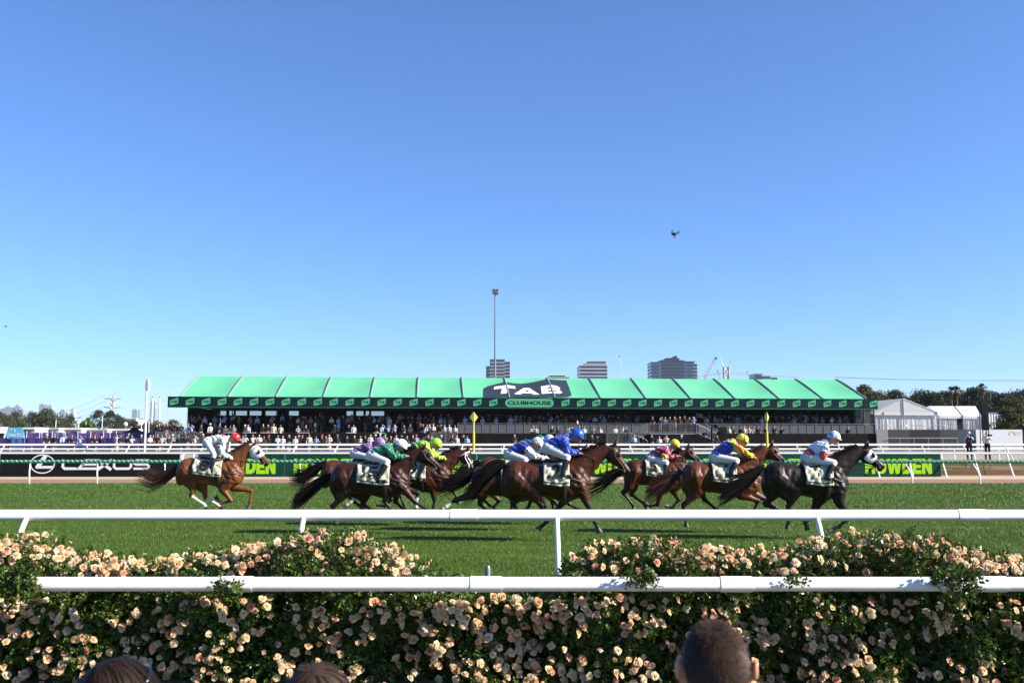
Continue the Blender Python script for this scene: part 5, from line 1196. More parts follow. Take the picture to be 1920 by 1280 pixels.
# B: purple silks, behind C
hB = horse('bay racehorse mostly hidden behind the emerald green rider, purple rider up', 76, 603, 731, 861, (745, 845), (783, 874),
  [('h', 'n', Lg(z2, (560,640),(740,755),(690,800),(625,848))), ('h', 'f', Lg(z2, (600,650),(700,800),(760,840),(800,880))), ('f', 'n', [(715,912),(735,935),(722,948),(708,944)]), ('f', 'f', [(722,910),(748,925),(756,945),(762,955)])],
  Lg(z2, (430,405),(340,470),(210,550),(80,525)), (.08, .024, .009), BLK, ((0, .7),), None, (656, 702), '4')
def stripeB(C, Pn, fr, arm, up, elf): C[(np.sin(up*75+Pn[:, 1]*30) > .25)] = (.30, .09, .36); return C
jockey('jockey in purple striped silks and purple cap', hB, dict(hip=z2(735,320), sh=z2(885,262), head=z2(968,222), knee=z2(860,350), ankle=z2(830,490), elbow=z2(930,330), hand=z2(1010,350)), (.04, .012, .07), (.24, .11, .42), stripeB, lambda C, l: np.where((np.abs(l[:, 1:2]) < .03), np.array((.5, .38, .66), np.float32), C), tilt=.35)
# D: lime silks
hD = horse('bay racehorse with white bridle ridden in lime green', 80, 716, 850, 862, z2(1812,300), z2(1895,478),
  [('h', 'n', [(738,915),(722,938),(735,955),(730,968)]), ('h', 'f', [(745,915),(740,940),(755,955),(765,965)]), ('f', 'n', Lg(z2, (1500,665),(1520,775),(1512,850),(1505,895))), ('f', 'f', Lg(z2, (1600,640),(1700,690),(1745,770),(1760,820)))],
  [(718, 872), (700, 884), (684, 895), (668, 902)], BAY, BLK, (), None, (764, 800), '9', WHITE)
def patD(C, Pn, fr, arm, up, elf): C[(fr < .62) & ~arm] = (.09, .27, .01); return C
jockey('jockey in lime green silks and lime cap', hD, dict(hip=z2(1290,280), sh=z2(1450,245), head=z2(1535,228), knee=z2(1440,370), ankle=z2(1370,545), elbow=z2(1500,335), hand=z2(1635,375)), (.36, .62, .03), (.32, .60, .02), patD, tilt=.35)
# E2, E3 far pair, E spotted cap
hE2 = horse('bay racehorse hidden behind the spotted cap rider, dark green rider up', 74, 896, 1021, 856, (1036, 838), (1066, 870),
  [('h', 'n', Lg(z3, (480,690),(585,795),(540,850),(500,880))), ('h', 'f', [(915,908),(905,935),(920,950),(930,958)]), ('f', 'n', Lg(z3, (900,700),(880,800),(860,860),(830,890))), ('f', 'f', Lg(z3, (960,700),(1060,760),(1090,830),(1110,880)))],
  [(898, 866), (884, 875), (868, 882), (850, 888)], (.09, .03, .011), BLK, (), None, (948, 985), '3')
jockey('jockey in dark green silks and dark green cap behind the spotted cap', hE2, dict(hip=(968, 842), sh=(996, 832), head=(1012, 826), knee=(988, 858), ankle=(978, 886), elbow=(1003, 850), hand=(1022, 857)), (.01, .10, .05), (.01, .12, .07), None, tilt=.3)
hE3 = horse('bay racehorse wholly behind the royal blue rider, pale cap rider up', 79, 942, 1075, 862, (1092, 846), (1122, 876),
  [('h', 'n', Lg(z3, (680,720),(720,810),(705,860),(690,900))), ('h', 'f', Lg(z3, (760,720),(900,790),(870,850),(850,890))), ('f', 'n', Lg(z3, (1080,720),(1090,800),(1100,860),(1105,900))), ('f', 'f', Lg(z3, (1150,740),(1250,830),(1310,870),(1360,888)))],
  [(943, 872), (930, 884), (915, 894), (900, 900)], BAY, BLK, (), None, (996, 1034), '6')
jockey('jockey with white and pale blue cap showing behind the royal blue rider', hE3, dict(hip=(985, 846), sh=(1015, 834), head=(1029, 826), knee=(1004, 862), ankle=(994, 890), elbow=(1022, 852), hand=(1042, 858)), (.35, .5, .72), (.78, .79, .82), None, lambda C, l: np.where((l[:, 1:2]*l[:, 0:1] > 0), np.array((.22, .38, .68), np.float32), C), tilt=.3)
hE = horse('dark bay racehorse between the lime and royal blue riders, spotted cap rider up', 85, 885, 1029, 872, (1052, 846), (1086, 880),
  [('h', 'n', Lg(z3, (400,720),(175,790),(90,850),(30,890))), ('h', 'f', Lg(z3, (430,740),(400,830),(450,890),(470,930))), ('f', 'n', [(1010,922),(1022,948),(1008,960),(992,966)]), ('f', 'f', [(1016,920),(1040,940),(1052,956),(1064,966)])],
  Lg(z3, (340,560),(260,590),(130,620),(10,660)), DBAY, BLK, ((0, .3),), None, (940, 988), '7')
def patE(C, Pn, fr, arm, up, elf):
    sp = np.sin(Pn[:, 0]*70)*np.sin(Pn[:, 2]*70)*np.sin(Pn[:, 1]*60+1); C[arm] = (.74, .74, .78); C[arm & (np.abs(sp) > .35)] = (.012, .012, .02); return C
def capE(C, l):
    sp = np.cos(np.arctan2(l[:, 1], l[:, 0])*5)*np.cos(l[:, 2]*62); C[sp > .45] = (.012, .014, .018); return C
jockey('jockey in blue silks with black and white spotted sleeves and cap', hE, dict(hip=z3(690,355), sh=z3(850,285), head=z3(945,262), knee=z3(830,410), ankle=z3(800,540), elbow=z3(910,375), hand=z3(1050,405)), (.012, .03, .30), (.76, .77, .78), patE, capE, tilt=.35)
# F: royal blue, nearest
hF = horse('glossy bay racehorse nearest the camera ridden in royal blue', 95, 941, 1108, 862, z3(1640,305), z3(1815,540),
  [('h', 'n', Lg(z3, (900,720),(985,840),(1000,905),(960,950))), ('h', 'f', Lg(z3, (790,740),(715,830),(760,900),(735,950))), ('f', 'n', Lg(z3, (1370,720),(1430,860),(1490,1000),(1532,1088))), ('f', 'f', Lg(z3, (1235,765),(1150,870),(1045,995),(955,1078)))],
  Lg(z3, (640,450),(560,480),(460,540),(370,640),(250,720)), (.052, .0145, .0062), BLK, (), None, (1018, 1066), '12')
jockey('jockey in plain royal blue silks and royal blue cap', hF, dict(hip=z3(1060,300), sh=z3(1215,222), head=z3(1325,188), knee=z3(1225,385), ankle=z3(1180,535), elbow=z3(1225,335), hand=z3(1345,350)), (.006, .05, .42), (.012, .10, .60), None, tilt=.3, whip=('royal blue', (-.02, -.02, .28)))
# G: maroon
hG = horse('bay racehorse ridden in maroon and white between blue riders', 74, 1171, 1295, 860, z4(940,225), z4(1065,320),
  [('h', 'n', Lg(z4, (400,560),(340,620),(430,735),(440,785))), ('h', 'f', Lg(z4, (450,570),(430,640),(555,735),(578,785))), ('f', 'n', Lg(z4, (700,600),(665,735),(600,745),(555,725))), ('f', 'f', Lg(z4, (830,600),(880,690),(820,765),(755,750)))],
  Lg(z4, (370,400),(260,450),(160,510),(30,565)), BAY, BLK, (), None, (1208, 1243), '5')
def patG(C, Pn, fr, arm, up, elf):
    C[(fr > .55) & (np.abs(Pn[:, 1]) < .07) & ~arm] = (.74, .72, .74); C[arm & (elf > .35)] = (.66, .45, .05); C[(fr < .3) & ~arm] = (.04, .03, .14); return C
jockey('jockey in maroon silks with white panels and yellow cap', hG, dict(hip=z4(610,300), sh=z4(750,215), head=z4(832,172), knee=z4(740,335), ankle=z4(720,455), elbow=z4(715,290), hand=z4(862,275)), (.30, .012, .05), (.62, .48, .02), patG, tilt=.35)
# H: blue and yellow
hH = horse('chestnut racehorse second in the field, blue and yellow rider up', 87, 1279, 1426, 864, z4(1725,215), z4(1865,325),
  [('h', 'n', Lg(z4, (1050,600),(905,740),(925,860),(935,935))), ('h', 'f', Lg(z4, (1080,590),(1130,690),(1240,785),(1300,815))), ('f', 'n', Lg(z4, (1450,640),(1610,695),(1575,785),(1560,830))), ('f', 'f', Lg(z4, (1560,620),(1715,690),(1800,765),(1850,800)))],
  Lg(z4, (900,430),(800,490),(680,540),(560,605)), (.095, .028, .0095), (.03, .012, .008), (), None, (1331, 1376), '11', None, HAIRB)
def patH(C, Pn, fr, arm, up, elf):
    C[arm] = (.68, .50, .02); sp = np.sin(Pn[:, 0]*24+Pn[:, 2]*14); C[arm & (sp > .72)] = (.55, .03, .02); C[(fr > .86) & ~arm] = (.68, .50, .02); return C
jockey('jockey in blue silks with yellow sleeves and yellow cap', hH, dict(hip=z4(1225,285), sh=z4(1385,160), head=z4(1475,130), knee=z4(1395,320), ankle=z4(1335,430), elbow=z4(1450,225), hand=z4(1585,292)), (.012, .04, .34), (.62, .60, .04), patH, lambda C, l: np.where(np.abs(l[:, 0:1]-.02) < .012, np.array((.02, .02, .02), np.float32), C), tilt=.3)
# I: leader
hI = horse('nearly black racehorse leading the field with white blinker hood', 93, 1431, 1589, 864, z5(1460,305), z5(1675,495),
  [('h', 'n', Lg(z5, (720,740),(645,900),(650,1040),(640,1125))), ('h', 'f', Lg(z5, (560,740),(445,880),(570,945),(640,985))), ('f', 'n', Lg(z5, (1180,830),(1275,1020),(1190,1105),(1080,1155))), ('f', 'f', Lg(z5, (1000,850),(930,1030),(860,1065),(885,1145)))],
  Lg(z5, (410,480),(310,560),(160,660),(10,730),(-70,760)), DARKB, BLK, (), WHITE, (1502, 1554), '1', hoodrange=(.16, .52))
def patI(C, Pn, fr, arm, up, elf):
    C[(fr < .32) & ~arm & (up > -.05)] = (.36, .012, .03); C[arm & (elf > .25)] = (.60, .03, .04); C[arm & (elf > .75)] = (.02, .02, .03); return C
def capI(C, l): C[l[:, 0] < -.03] = (.18, .32, .68); C[(np.abs(l[:, 0]-.02) < .025) & (l[:, 2] < .07)] = (.6, .03, .04); return C
jockey('jockey in white silks with red and black armbands leading the race', hI, dict(hip=z5(880,380), sh=z5(1040,255), head=z5(1150,178), knee=z5(1105,435), ankle=z5(1025,570), elbow=z5(1000,370), hand=z5(1035,505), elbow2=z5(1090,360), hand2=z5(1205,375)), (.70, .72, .80), (.74, .75, .80), patI, capI, tilt=.15)
# ================================================================ people: crowd and photographers
def figure(pose, female=False, H=1.75):
    """standing figure facing -Y, feet at z=0; returns capsule list (tag, a, b, ra, rb)"""
    V = Vector; k = H/1.75; c = []
    def A(tag_, a, b_, ra, rb): c.append((tag_, V(a)*k, V(b_)*k, ra*k, rb*k))
    A('head', (0, 0, 1.62), (0, -.015, 1.66), .088, .092); A('head', (0, -.03, 1.565), (0, -.04, 1.56), .06, .05); A('head', (0, -.105, 1.60), (0, -.108, 1.59), .018, .018)
    A('neck', (0, .01, 1.42), (0, 0, 1.55), .06, .055)
    A('top', (-.13, 0, 1.36), (.13, 0, 1.36), .085, .085); A('top', (0, 0, 1.32), (0, 0, 1.08), .155 if not female else .125, .125 if not female else .105); A('top', (-.05, 0, 1.15), (.05, 0, 1.15), .12, .12)
    A('bottom', (-.05, 0, .97), (.05, 0, .97), .13, .13)
    if female: A('top', (0, 0, 1.0), (0, 0, .62), .15, .20)
    for s in (-1, 1):
        A('leg' if female else 'bottom', (.09*s, 0, .92), (.10*s, -.01, .48), .088, .06); A('leg' if female else 'bottom', (.10*s, -.01, .48), (.105*s, .02, .10), .058, .042); A('shoe', (.105*s, .02, .05), (.115*s, -.12, .035), .045, .038)
        sh = (.185*s, 0, 1.39)
        if pose == 'down': e, w = (.24*s, .02, 1.12), (.25*s, -.06, .88)
        elif pose == 'rail': e, w = (.25*s, .0, 1.13), (.17*s, -.24, 1.08)
        elif pose == 'fold': e, w = (.25*s, -.02, 1.14), (-.02*s, -.20, 1.16)
        elif pose == 'phone': e, w = (.25*s, -.17, 1.28), (.06*s, -.24, 1.54)
        elif pose == 'shade': e, w = ((.30*s, -.12, 1.40), (.09*s, -.14, 1.66)) if s > 0 else ((.24*s, .02, 1.12), (.2*s, -.12, .95))
        A('sleeve', sh, e, .06, .05); A('sleeve' if not female else 'skin', e, w, .048, .034); A('skin', w, V(w)+V((0, -.06 if pose != 'down' else -.01, -.02 if pose != 'down' else -.07)), .036, .03)
    return c
TAGSLOT = {'head': 0, 'neck': 0, 'skin': 0, 'leg': 0, 'hair': 1, 'top': 2, 'sleeve': 2, 'bottom': 3, 'shoe': 4}
def figure_mesh(name, caps, voxel, hair=True):
    b = MB()
    for t, a, c, ra, rb in caps: b.cap(a, c, ra, rb)
    me = remesh(b, voxel, 1, name, .4); F = fcent(me)
    D = np.stack([segdist(F, a, c, ra, rb) for t, a, c, ra, rb in caps], 1); sl = np.array([TAGSLOT[t] for t, *_ in caps])[D.argmin(1)]
    hd = caps[0][1]; k = hd.z/1.62
    hm = (sl == 0) & (F[:, 2] > 1.545*k) & ((F[:, 1] > -.035*k) | (F[:, 2] > 1.70*k))
    if hair: sl[hm] = 1
    me.polygons.foreach_set('material_index', sl.astype(np.int32)); return me
protos = []
for pose, fem in (('down', False), ('rail', False), ('fold', False), ('phone', False), ('shade', False), ('rail', True), ('down', True), ('phone', True)):
    me = figure_mesh('body', figure(pose, fem), .026)
    for m_ in (SKIN, BLACK, WHITE, BLACK, BLACK): me.materials.append(m_)
    protos.append((me, fem))
b = MB(); n = 18
b.loft([((0, .0, z), (r, 0, 0), (0, r*1.05, 0)) for z, r in ((1.70, .102), (1.70, .17), (1.706, .175), (1.712, .104), (1.79, .098), (1.81, .085))], n); HATME = b.mesh('hat', [WHITE], True)
b = MB(); b.loft([((0, 0, z), (r, 0, 0), (0, r, 0)) for z, r in ((1.68, .103), (1.72, .105), (1.76, .09), (1.785, .05))], n); b.loft([((0, -.1, 1.69), (.09, 0, 0), (0, .07, 0)), ((0, -.1, 1.70), (.09, 0, 0), (0, .07, 0))], n); CAPME = b.mesh('cap', [WHITE], True)
CC = {'white': (.56, .56, .58), 'black': (.012, .012, .014), 'navy': (.015, .02, .045), 'pale blue': (.30, .42, .66), 'grey': (.22, .22, .24), 'cream': (.6, .53, .42), 'pink': (.55, .25, .28), 'red': (.5, .04, .035), 'green': (.02, .30, .15), 'brown': (.16, .09, .05), 'royal blue': (.04, .1, .38)}
CM = {k: mat('cloth_'+k.replace(' ', '_'), v, .75, .2, var=.08, vs=8) for k, v in CC.items()}
SK = [mat('skin_%d' % i, c, .5, .3) for i, c in enumerate(((.52, .30, .21), (.42, .23, .15), (.30, .16, .10), (.58, .36, .27)))]
HR = [mat('hair_%d' % i, c, .6, .3) for i, c in enumerate(((.015, .011, .009), (.05, .028, .016), (.16, .10, .05), (.25, .23, .21)))]
crr = random.Random(5)
def spectator(pos, top, bottom, hat, pi, label, rz, group):
    me, fem = protos[pi]; o = bpy.data.objects.new('person', me); COL.objects.link(o)
    o.location = pos; sc = crr.uniform(.93, 1.05); o.scale = (sc, sc, sc); o.rotation_euler = (0, 0, rz); tag(o, label, 'spectator', group)
    mm = [crr.choice(SK), crr.choice(HR), CM[top], CM[bottom], CM['black'] if not fem else CM['brown']]
    for i, m_ in enumerate(mm): o.material_slots[i].link = 'OBJECT'; o.material_slots[i].material = m_
    if hat:
        h_ = bpy.data.objects.new('hat' if hat[0] == 'hat' else 'cap', HATME if hat[0] == 'hat' else CAPME); COL.objects.link(h_); h_.parent = o; h_.material_slots[0].link = 'OBJECT'; h_.material_slots[0].material = CM[hat[1]]
def row(pxs, py_head, v, zf, where, group, tops, hatp=.2, poses=(0, 1, 2, 3, 4, 5, 6), Yfix=None, jit=.25):
    pxs = sorted(pxs); used = {}
    for i, px in enumerate(pxs):
        px += crr.uniform(-.8, .8)
        if Yfix is None:
            vv = v+crr.uniform(-jit, jit); u = U(px, py_head, vv); pos = S(u, vv, zf)
        else: Y = Yfix+crr.uniform(-1.5, 1.5); pos = Vector((X(px, Y), Y, zf))
        top = crr.choice(tops); pi = crr.choice(poses); fem = protos[pi][1]; bottom = crr.choice(['black', 'navy', 'grey', 'black', 'brown'])
        hat = None
        if crr.random() < hatp: hat = (crr.choice(['hat', 'cap']), crr.choice(['green', 'white', 'black', 'green', 'cream', 'red']))
        g = 'dress' if fem else crr.choice(['shirt', 'shirt', 'jacket'])
        lb = '%s in %s %s%s, %s from left %s' % ('woman' if fem else 'spectator', top, g, (' and %s %s' % (hat[1], hat[0])) if hat else '', ordinal(i+1), where)
        rz = -pos.x/110+crr.uniform(-.5, .7)
        spectator(pos, top, bottom, hat, pi, lb, rz, group)
T_SUN = ['white', 'white', 'black', 'black', 'white', 'navy', 'cream', 'black', 'black', 'pale blue', 'grey', 'black']
T_SH = ['pale blue', 'black', 'black', 'navy', 'white', 'grey', 'black', 'brown', 'pale blue']
row([87, 102, 117, 135, 150, 177, 190, 219, 226, 237, 247, 265, 281, 287, 294, 303, 311, 316, 323, 333, 352, 365, 380, 425, 455, 460, 473, 486, 494, 503, 520, 530, 542, 554, 560, 567, 579, 593, 603, 610, 618, 633, 650, 665, 676, 684, 694, 704, 713, 723, 732, 743, 752, 763, 774, 780, 802, 808, 828, 848, 856, 869, 875, 965, 1110, 1120, 1190, 1205, 1222, 1236, 1250, 1278, 1345], 822, 0, .97, 'behind the inner rail', 'spectators on the ground in front of the stand', T_SUN, .3, Yfix=95)
row([353, 360, 378, 395, 412, 423, 431, 439, 460, 466, 494, 503, 514, 527, 559, 573, 590, 628, 654, 663, 706, 717, 729, 740, 757, 769, 788, 793, 800, 806, 813, 820, 827, 833, 842, 853], 798, -1.25, ZT, 'on the left front terrace', 'spectators on the front terrace', T_SUN, .2)
row([998, 1005, 1035, 1047, 1066, 1074, 1086, 1096, 1113, 1125, 1154, 1168, 1174, 1352, 1361, 1367, 1375, 1388, 1396, 1404, 1414, 1422, 1435, 1451, 1466, 1590], 800, -1.2, ZT-.15, 'on the right front terrace', 'spectators on the front terrace', T_SUN, .15)
row([358, 365, 383, 402, 420, 447, 470, 482, 510, 545, 560, 567, 573, 582, 592, 604, 622, 635, 643, 652, 674, 684, 694, 700, 712, 718, 731, 746, 755, 766, 773, 785, 797, 812, 825, 833, 845], 784, 1.6, ZD, 'on the shaded left deck', 'spectators on the shaded upper deck', T_SH, .05)
row([372, 410, 436, 530, 600, 660, 690, 728, 750, 772, 786, 808, 826, 840], 778, 4.2, ZD+.35, 'on the rear left deck', 'spectators on the shaded upper deck', T_SH, .05, jit=1.2)
row([872, 905, 930, 957, 966, 975, 984, 993, 1011, 1020, 1033, 1046, 1060, 1072, 1090, 1101, 1115, 1125, 1133, 1141, 1160, 1178, 1325, 1341, 1350, 1358, 1366, 1376, 1387, 1396, 1413, 1428, 1440, 1455, 1467, 1480, 1490, 1500, 1510, 1524, 1542, 1560, 1575, 1588, 1612, 1617], 783, 1.5, ZD+.1, 'behind the grey balustrade', 'spectators on the shaded upper deck', T_SH, .05)
row([880, 900, 915, 940, 952, 970, 1000, 1028, 1052, 1080, 1105, 1128, 1150, 1172, 1195, 1330, 1356, 1382, 1402, 1420, 1436, 1462, 1486, 1506, 1530, 1550, 1570, 1584], 779, 4.5, ZD+.35, 'on the rear right deck', 'spectators on the shaded upper deck', ['black', 'navy', 'black', 'grey', 'pale blue', 'brown'], .03, jit=1.2)
row([1224, 1237, 1241, 1247, 1256, 1265, 1275, 1283, 1292, 1300], 783, -4.1, ZLAND, 'on the central raised landing', 'spectators on the raised landing', ['black', 'pale blue', 'white', 'pink', 'black', 'brown'], .1)
row([294, 299, 304, 309, 314, 319, 325, 330, 335, 341], 788, -2.4, SZ(809, 0, -2.4)-.9, 'on the black end platform', 'spectators on the left end platform', ['black', 'black', 'navy', 'white', 'black'], .05, poses=(0, 1, 2))
# two photographers on step ladders at right
def ladder(px, Y, label, h=1.22):
    x = X(px, Y); t = thing('step_ladder', label, 'ladder', (x, Y, .01))
    for sx in (-1, 1):
        MB().tube([(.24*sx, -.32, 0), (.17*sx, -.02, h), (.17*sx, 0, h+.55 if sx < 0 else h+.5)], .022, 6).obj('front_leg', ALU, t, origin=(0, 0, 0)); MB().tube([(.24*sx, .4, 0), (.17*sx, .04, h)], .02, 6).obj('rear_leg', ALU, t, origin=(0, 0, 0))
    for k in range(1, 4): z = h*k/4; MB().box((0, -.32+.3*k/4, z), (.4, .09, .025)).obj('step', ALU, t, origin=(0, 0, 0))
    MB().box((0, 0, h-.012), (.42, .32, .025)).obj('platform', ALU, t, origin=(0, 0, 0)); MB().tube([(-.17, 0, h+.55), (-.02, -.02, h+.55), (.17, 0, h+.5)], .018, 6).obj('handle', ALU, t, origin=(0, 0, 0))
    return h
def photographer(px, Y, label, top, vest, trousers, hat, z0, ladder_lbl):
    ladder(px, Y, ladder_lbl, z0)
    t = thing('person', label, 'photographer', (X(px, Y), Y, z0+.013), 'photographers on ladders'); caps = figure('phone', False, 1.72)
    me = figure_mesh('body', caps, .018)
    for m_ in (SK[0], HR[0], CM[top], CM[trousers], CM['black']): me.materials.append(m_)
    o = link('body', me, t)
    if vest:
        b = MB(); b.loft([((0, 0, z), (a, 0, 0), (0, c, 0)) for z, a, c in ((.98, .165, .15), (1.12, .165, .15), (1.28, .185, .165), (1.40, .17, .12))], 20); link('vest', b.mesh('vest', [CM[vest]], True), t)
        b = MB(); b.box((0, -.165, 1.2), (.12, .02, .14)); link('bib', b.mesh('bib', [CM['red']]), t)
    if hat: h_ = link('cap', CAPME.copy(), t); h_.data.materials.clear(); h_.data.materials.append(CM[hat]); h_.location.z = -.035
    c = thing('camera_body', 'black camera with long lens held by the '+label.split(',')[0], 'camera', (X(px, Y), Y-.33, z0+1.53)); MB().box((0, .05, 0), (.15, .08, .11)).obj('housing', BLACK, c, origin=(0, 0, 0)); MB().tube([(0, .02, 0), (0, -.12, 0), (0, -.26, -.01)], [.04, .045, .055], 12).obj('lens', BLACKG, c, True, origin=(0, 0, 0)); t.rotation_euler = (0, 0, -.5)
photographer(1817, 60.6, 'photographer in dark vest and white cap, left of the two', 'pale blue', 'black', 'black', 'white', .86, 'aluminium step ladder under the photographer in dark vest')
photographer(1851, 60.6, 'photographer in pale shirt and black trousers, right of the two', 'white', None, 'black', None, .86, 'aluminium step ladder under the photographer in pale shirt')
# broadcast camera rig in front of the stand
Yj = 88; t = thing('broadcast_rig', 'black broadcast camera rig and tripod right of the central landing', 'camera rig', (X(1335, Yj), Yj, .95)); x = X(1335, Yj)
for a in (0, 2.1, 4.2): MB().tube([(x+.7*math.cos(a), Yj+.7*math.sin(a), .95), (x, Yj, 2.1)], .05, 6).obj('tripod_leg', BLACK, t)
MB().tube([(x, Yj, 2.0), (x, Yj, Z(800, Yj))], .09, 8).obj('column', BLACK, t, True); MB().tube([(x+.9, Yj, Z(806, Yj)), (x-.2, Yj, Z(795, Yj)), (X(1313, Yj), Yj, Z(776, Yj))], [.09, .07, .05], 6).obj('jib_arm', BLACK, t, True)
MB().box((X(1312, Yj), Yj, Z(779, Yj)), (.5, .35, .35)).obj('camera_head', BLACKG, t); MB().tube([(X(1312, Yj), Yj-.2, Z(779, Yj)), (X(1312, Yj), Yj-.5, Z(779, Yj))], .12, 12).obj('lens', BLACKG, t, True)
for k in range(5): MB().box((x+random.uniform(-.6, .9), Yj+random.uniform(-.2, .4), random.uniform(2.2, 3.6)), (.35, .3, .28), rz=random.uniform(0, 1)).obj('equipment_box', BLACK, t)
MB().box((x+1.0, Yj, Z(805, Yj)), (.55, .3, .5)).obj('counterweight', BLACK, t)
# ================================================================ drone and bird
Yd = 60; c = P(1264, 439, Yd); t = thing('drone', 'black quadcopter drone hovering in the blue sky', 'drone', c); DM = mat('drone_dark', (.02, .02, .024), .4, .4)
b = MB(); b.ell((0, 0, 0), (.14, .2, .075), Matrix.Rotation(.25, 3, 'Y'), n=16, m=10); b.box((-.05, 0, -.03), (.17, .13, .1), M=Matrix.Rotation(.25, 3, 'Y')); b.obj('body', DM, t, True, origin=(0, 0, 0))
for i, (ax_, ay) in enumerate(((-.15, -.25), (.25, -.22), (-.1, .3), (.3, .28))):
    e = Vector((ax_, ay, .13-.14*ax_)); MB().tube([(0, 0, .03), e], .018, 6).obj('arm', DM, t, origin=(0, 0, 0)); mo = MB().tube([e-Vector((0, 0, .05)), e+Vector((0, 0, .05))], .03, 10).obj('motor', DM, t, True, origin=(0, 0, 0))
    a = .4+i*1.1; d = Vector((math.cos(a), math.sin(a)*.9, -.1*math.cos(a))); w_ = Vector((-d.y, d.x, 0))*.018; p0 = e+Vector((0, 0, .055))
    for s_ in (-1, 1): MB().add([p0, p0+d*.09*s_+w_, p0+d*.2*s_+Vector((0, 0, .006)), p0+d*.09*s_-w_, p0+Vector((0, 0, .004))], [(0, 1, 2, 3), (4, 3, 2, 1)]).obj('blade', DM, mo, origin=(0, 0, 0))
MB().tube([(.03, 0, -.06), (.05, 0, -.16)], .022, 8).obj('gimbal', DM, t, origin=(0, 0, 0)); b = MB(); b.ell((.04, 0, -.2), (.055, .05, .045)); b.obj('camera_ball', BLACKG, t, True, origin=(0, 0, 0))
for s_ in (-1, 1): MB().tube([(s_*.1, 0, -.03), (s_*.16, s_*.1, -.14)], .008, 5).obj('landing_leg', DM, t, origin=(0, 0, 0))
c = P(11, 612, 90); t = thing('bird', 'tiny dark bird high at the left edge of the sky', 'bird', c); b = MB(); b.ell((0, 0, 0), (.13, .05, .045)); b.obj('body', BLACK, t, True, origin=(0, 0, 0))
for s_ in (-1, 1): MB().add([(.05, 0, .02), (-.06, 0, .02), (-.04, .26*s_, .07), (.05, .14*s_, .06)], [(0, 1, 2, 3)]).obj('wing', BLACK, t, origin=(0, 0, 0))
# ================================================================ rose hedge
LEAFR = mat('rose_leaf', (.066, .112, .014), .35, .45, isl=.55, trans=.22); STEM = mat('rose_stem', (.06, .075, .03), .6, .3)
PETAL = mat('rose_petal', (.8, .5, .3), .6, .2, attr='Col', trans=.42)
def rose_mesh(seed, openness, hue):
    r = random.Random(seed); V = []; F = []; C = []
    outer = np.array({'p': (.84, .60, .38), 'c': (.86, .68, .44), 'k': (.82, .50, .36), 'w': (.86, .74, .56)}[hue]); inner = np.array({'p': (.78, .38, .12), 'c': (.80, .45, .12), 'k': (.74, .29, .14), 'w': (.82, .54, .22)}[hue])
    for ring, (npet, rad, lift, size) in enumerate(((6, .62, .10, .52), (6, .45, .30, .48), (5, .28, .46, .42), (4, .14, .55, .34), (3, .05, .56, .26))):
        for k in range(npet):
            a = 6.283*k/npet+ring*.55+r.uniform(-.25, .25); ca, sa = math.cos(a), math.sin(a); tilt = (1.25-.27*ring)*openness+r.uniform(-.35, .35); w = size*r.uniform(.7, 1.3); base = len(V); nu, nv = 4, 4
            for i in range(nv):
                f = i/(nv-1)
                for j in range(nu):
                    g = (j/(nu-1)-.5)*2; rr_ = rad*.35+w*1.05*f*math.sin(tilt)+.10*f*f*ring*.0; hh = lift*.4+w*1.0*f*math.cos(tilt)-.10*(f**3)*openness
                    wd = w*.62*math.sin(math.pi*(.18+.62*f))*g; cup = -.16*w*g*g*(1-.3*f); curl = -.10*w*(f**4)*(1+abs(g)); x = rr_+cup; z = hh+curl*openness
                    V.append((x*ca-wd*sa, x*sa+wd*ca, z)); t = min(1, (ring/4)*.75+.35*(1-f)); C.append(outer*(1-t)+inner*t)
            F += [(base+i*nu+j, base+i*nu+j+1, base+(i+1)*nu+j+1, base+(i+1)*nu+j) for i in range(nv-1) for j in range(nu-1)]
    me = npmesh('rose', V, F, [PETAL], True); setcol(me, np.array(C)); return me
ROSES = [rose_mesh(i, (.75, .95, 1.1, .85, 1.0, .6, 1.15, .9)[i], 'pcwkpcww'[i]) for i in range(8)]
b = MB(); b.loft([((0, 0, z), (r_, 0, 0), (0, r_, 0)) for z, r_ in ((0, .1), (.15, .34), (.5, .42), (.9, .26), (1.2, .05))], 8); b.tube([(0, 0, .05), (.1, .2, -2.5), (0, .5, -5.5)], .09, 4, 1)
for q_ in range(4): b.cap((.25*math.cos(q_*1.6), .25*math.sin(q_*1.6), .05), (.5*math.cos(q_*1.6), .5*math.sin(q_*1.6), .5), .09, .02, 4, 1)
BUDME = b.mesh('bud', [mat('rose_bud', (.72, .38, .17), .6, .2, trans=.2), STEM], True)
TOPX = [-250, -100, 0, 50, 130, 200, 280, 330, 420, 500, 560, 640, 700, 760, 815, 832, 900, 1035, 1050, 1070, 1110, 1220, 1300, 1400, 1480, 1600, 1640, 1760, 1800, 1880, 1920, 2050, 2200]
TOPY = [1020, 1015, 1016, 1005, 1044, 1052, 1058, 1050, 1034, 1024, 1006, 1000, 1024, 1044, 1072, 1098, 1104, 1104, 1082, 1052, 1026, 1014, 1028, 1040, 1034, 1006, 1004, 1010, 1026, 1050, 1056, 1040, 1030]
hr = np.random.default_rng(21); YH = 8.22
def htop(px): return np.array([Z(v, YH+.3) for v in np.atleast_1d(np.interp(px, TOPX, TOPY))])
def fsurf(x, z):      # bumpy front face of the hedge
    return YH+.10+.08*np.sin(x*2.3+1.1)*np.sin(z*5.1+x*1.7)+.05*np.sin(x*6.1+z*3.3)+.04*np.sin(x*11.3-z*9.1+2)
spray = [(40, 1095, 90, 60), (440, 1108, 46, 36), (1200, 1085, 50, 26), (1480, 1092, 22, 16), (1790, 1090, 44, 46), (1750, 1085, 25, 26)]     # shoots hanging over the rail
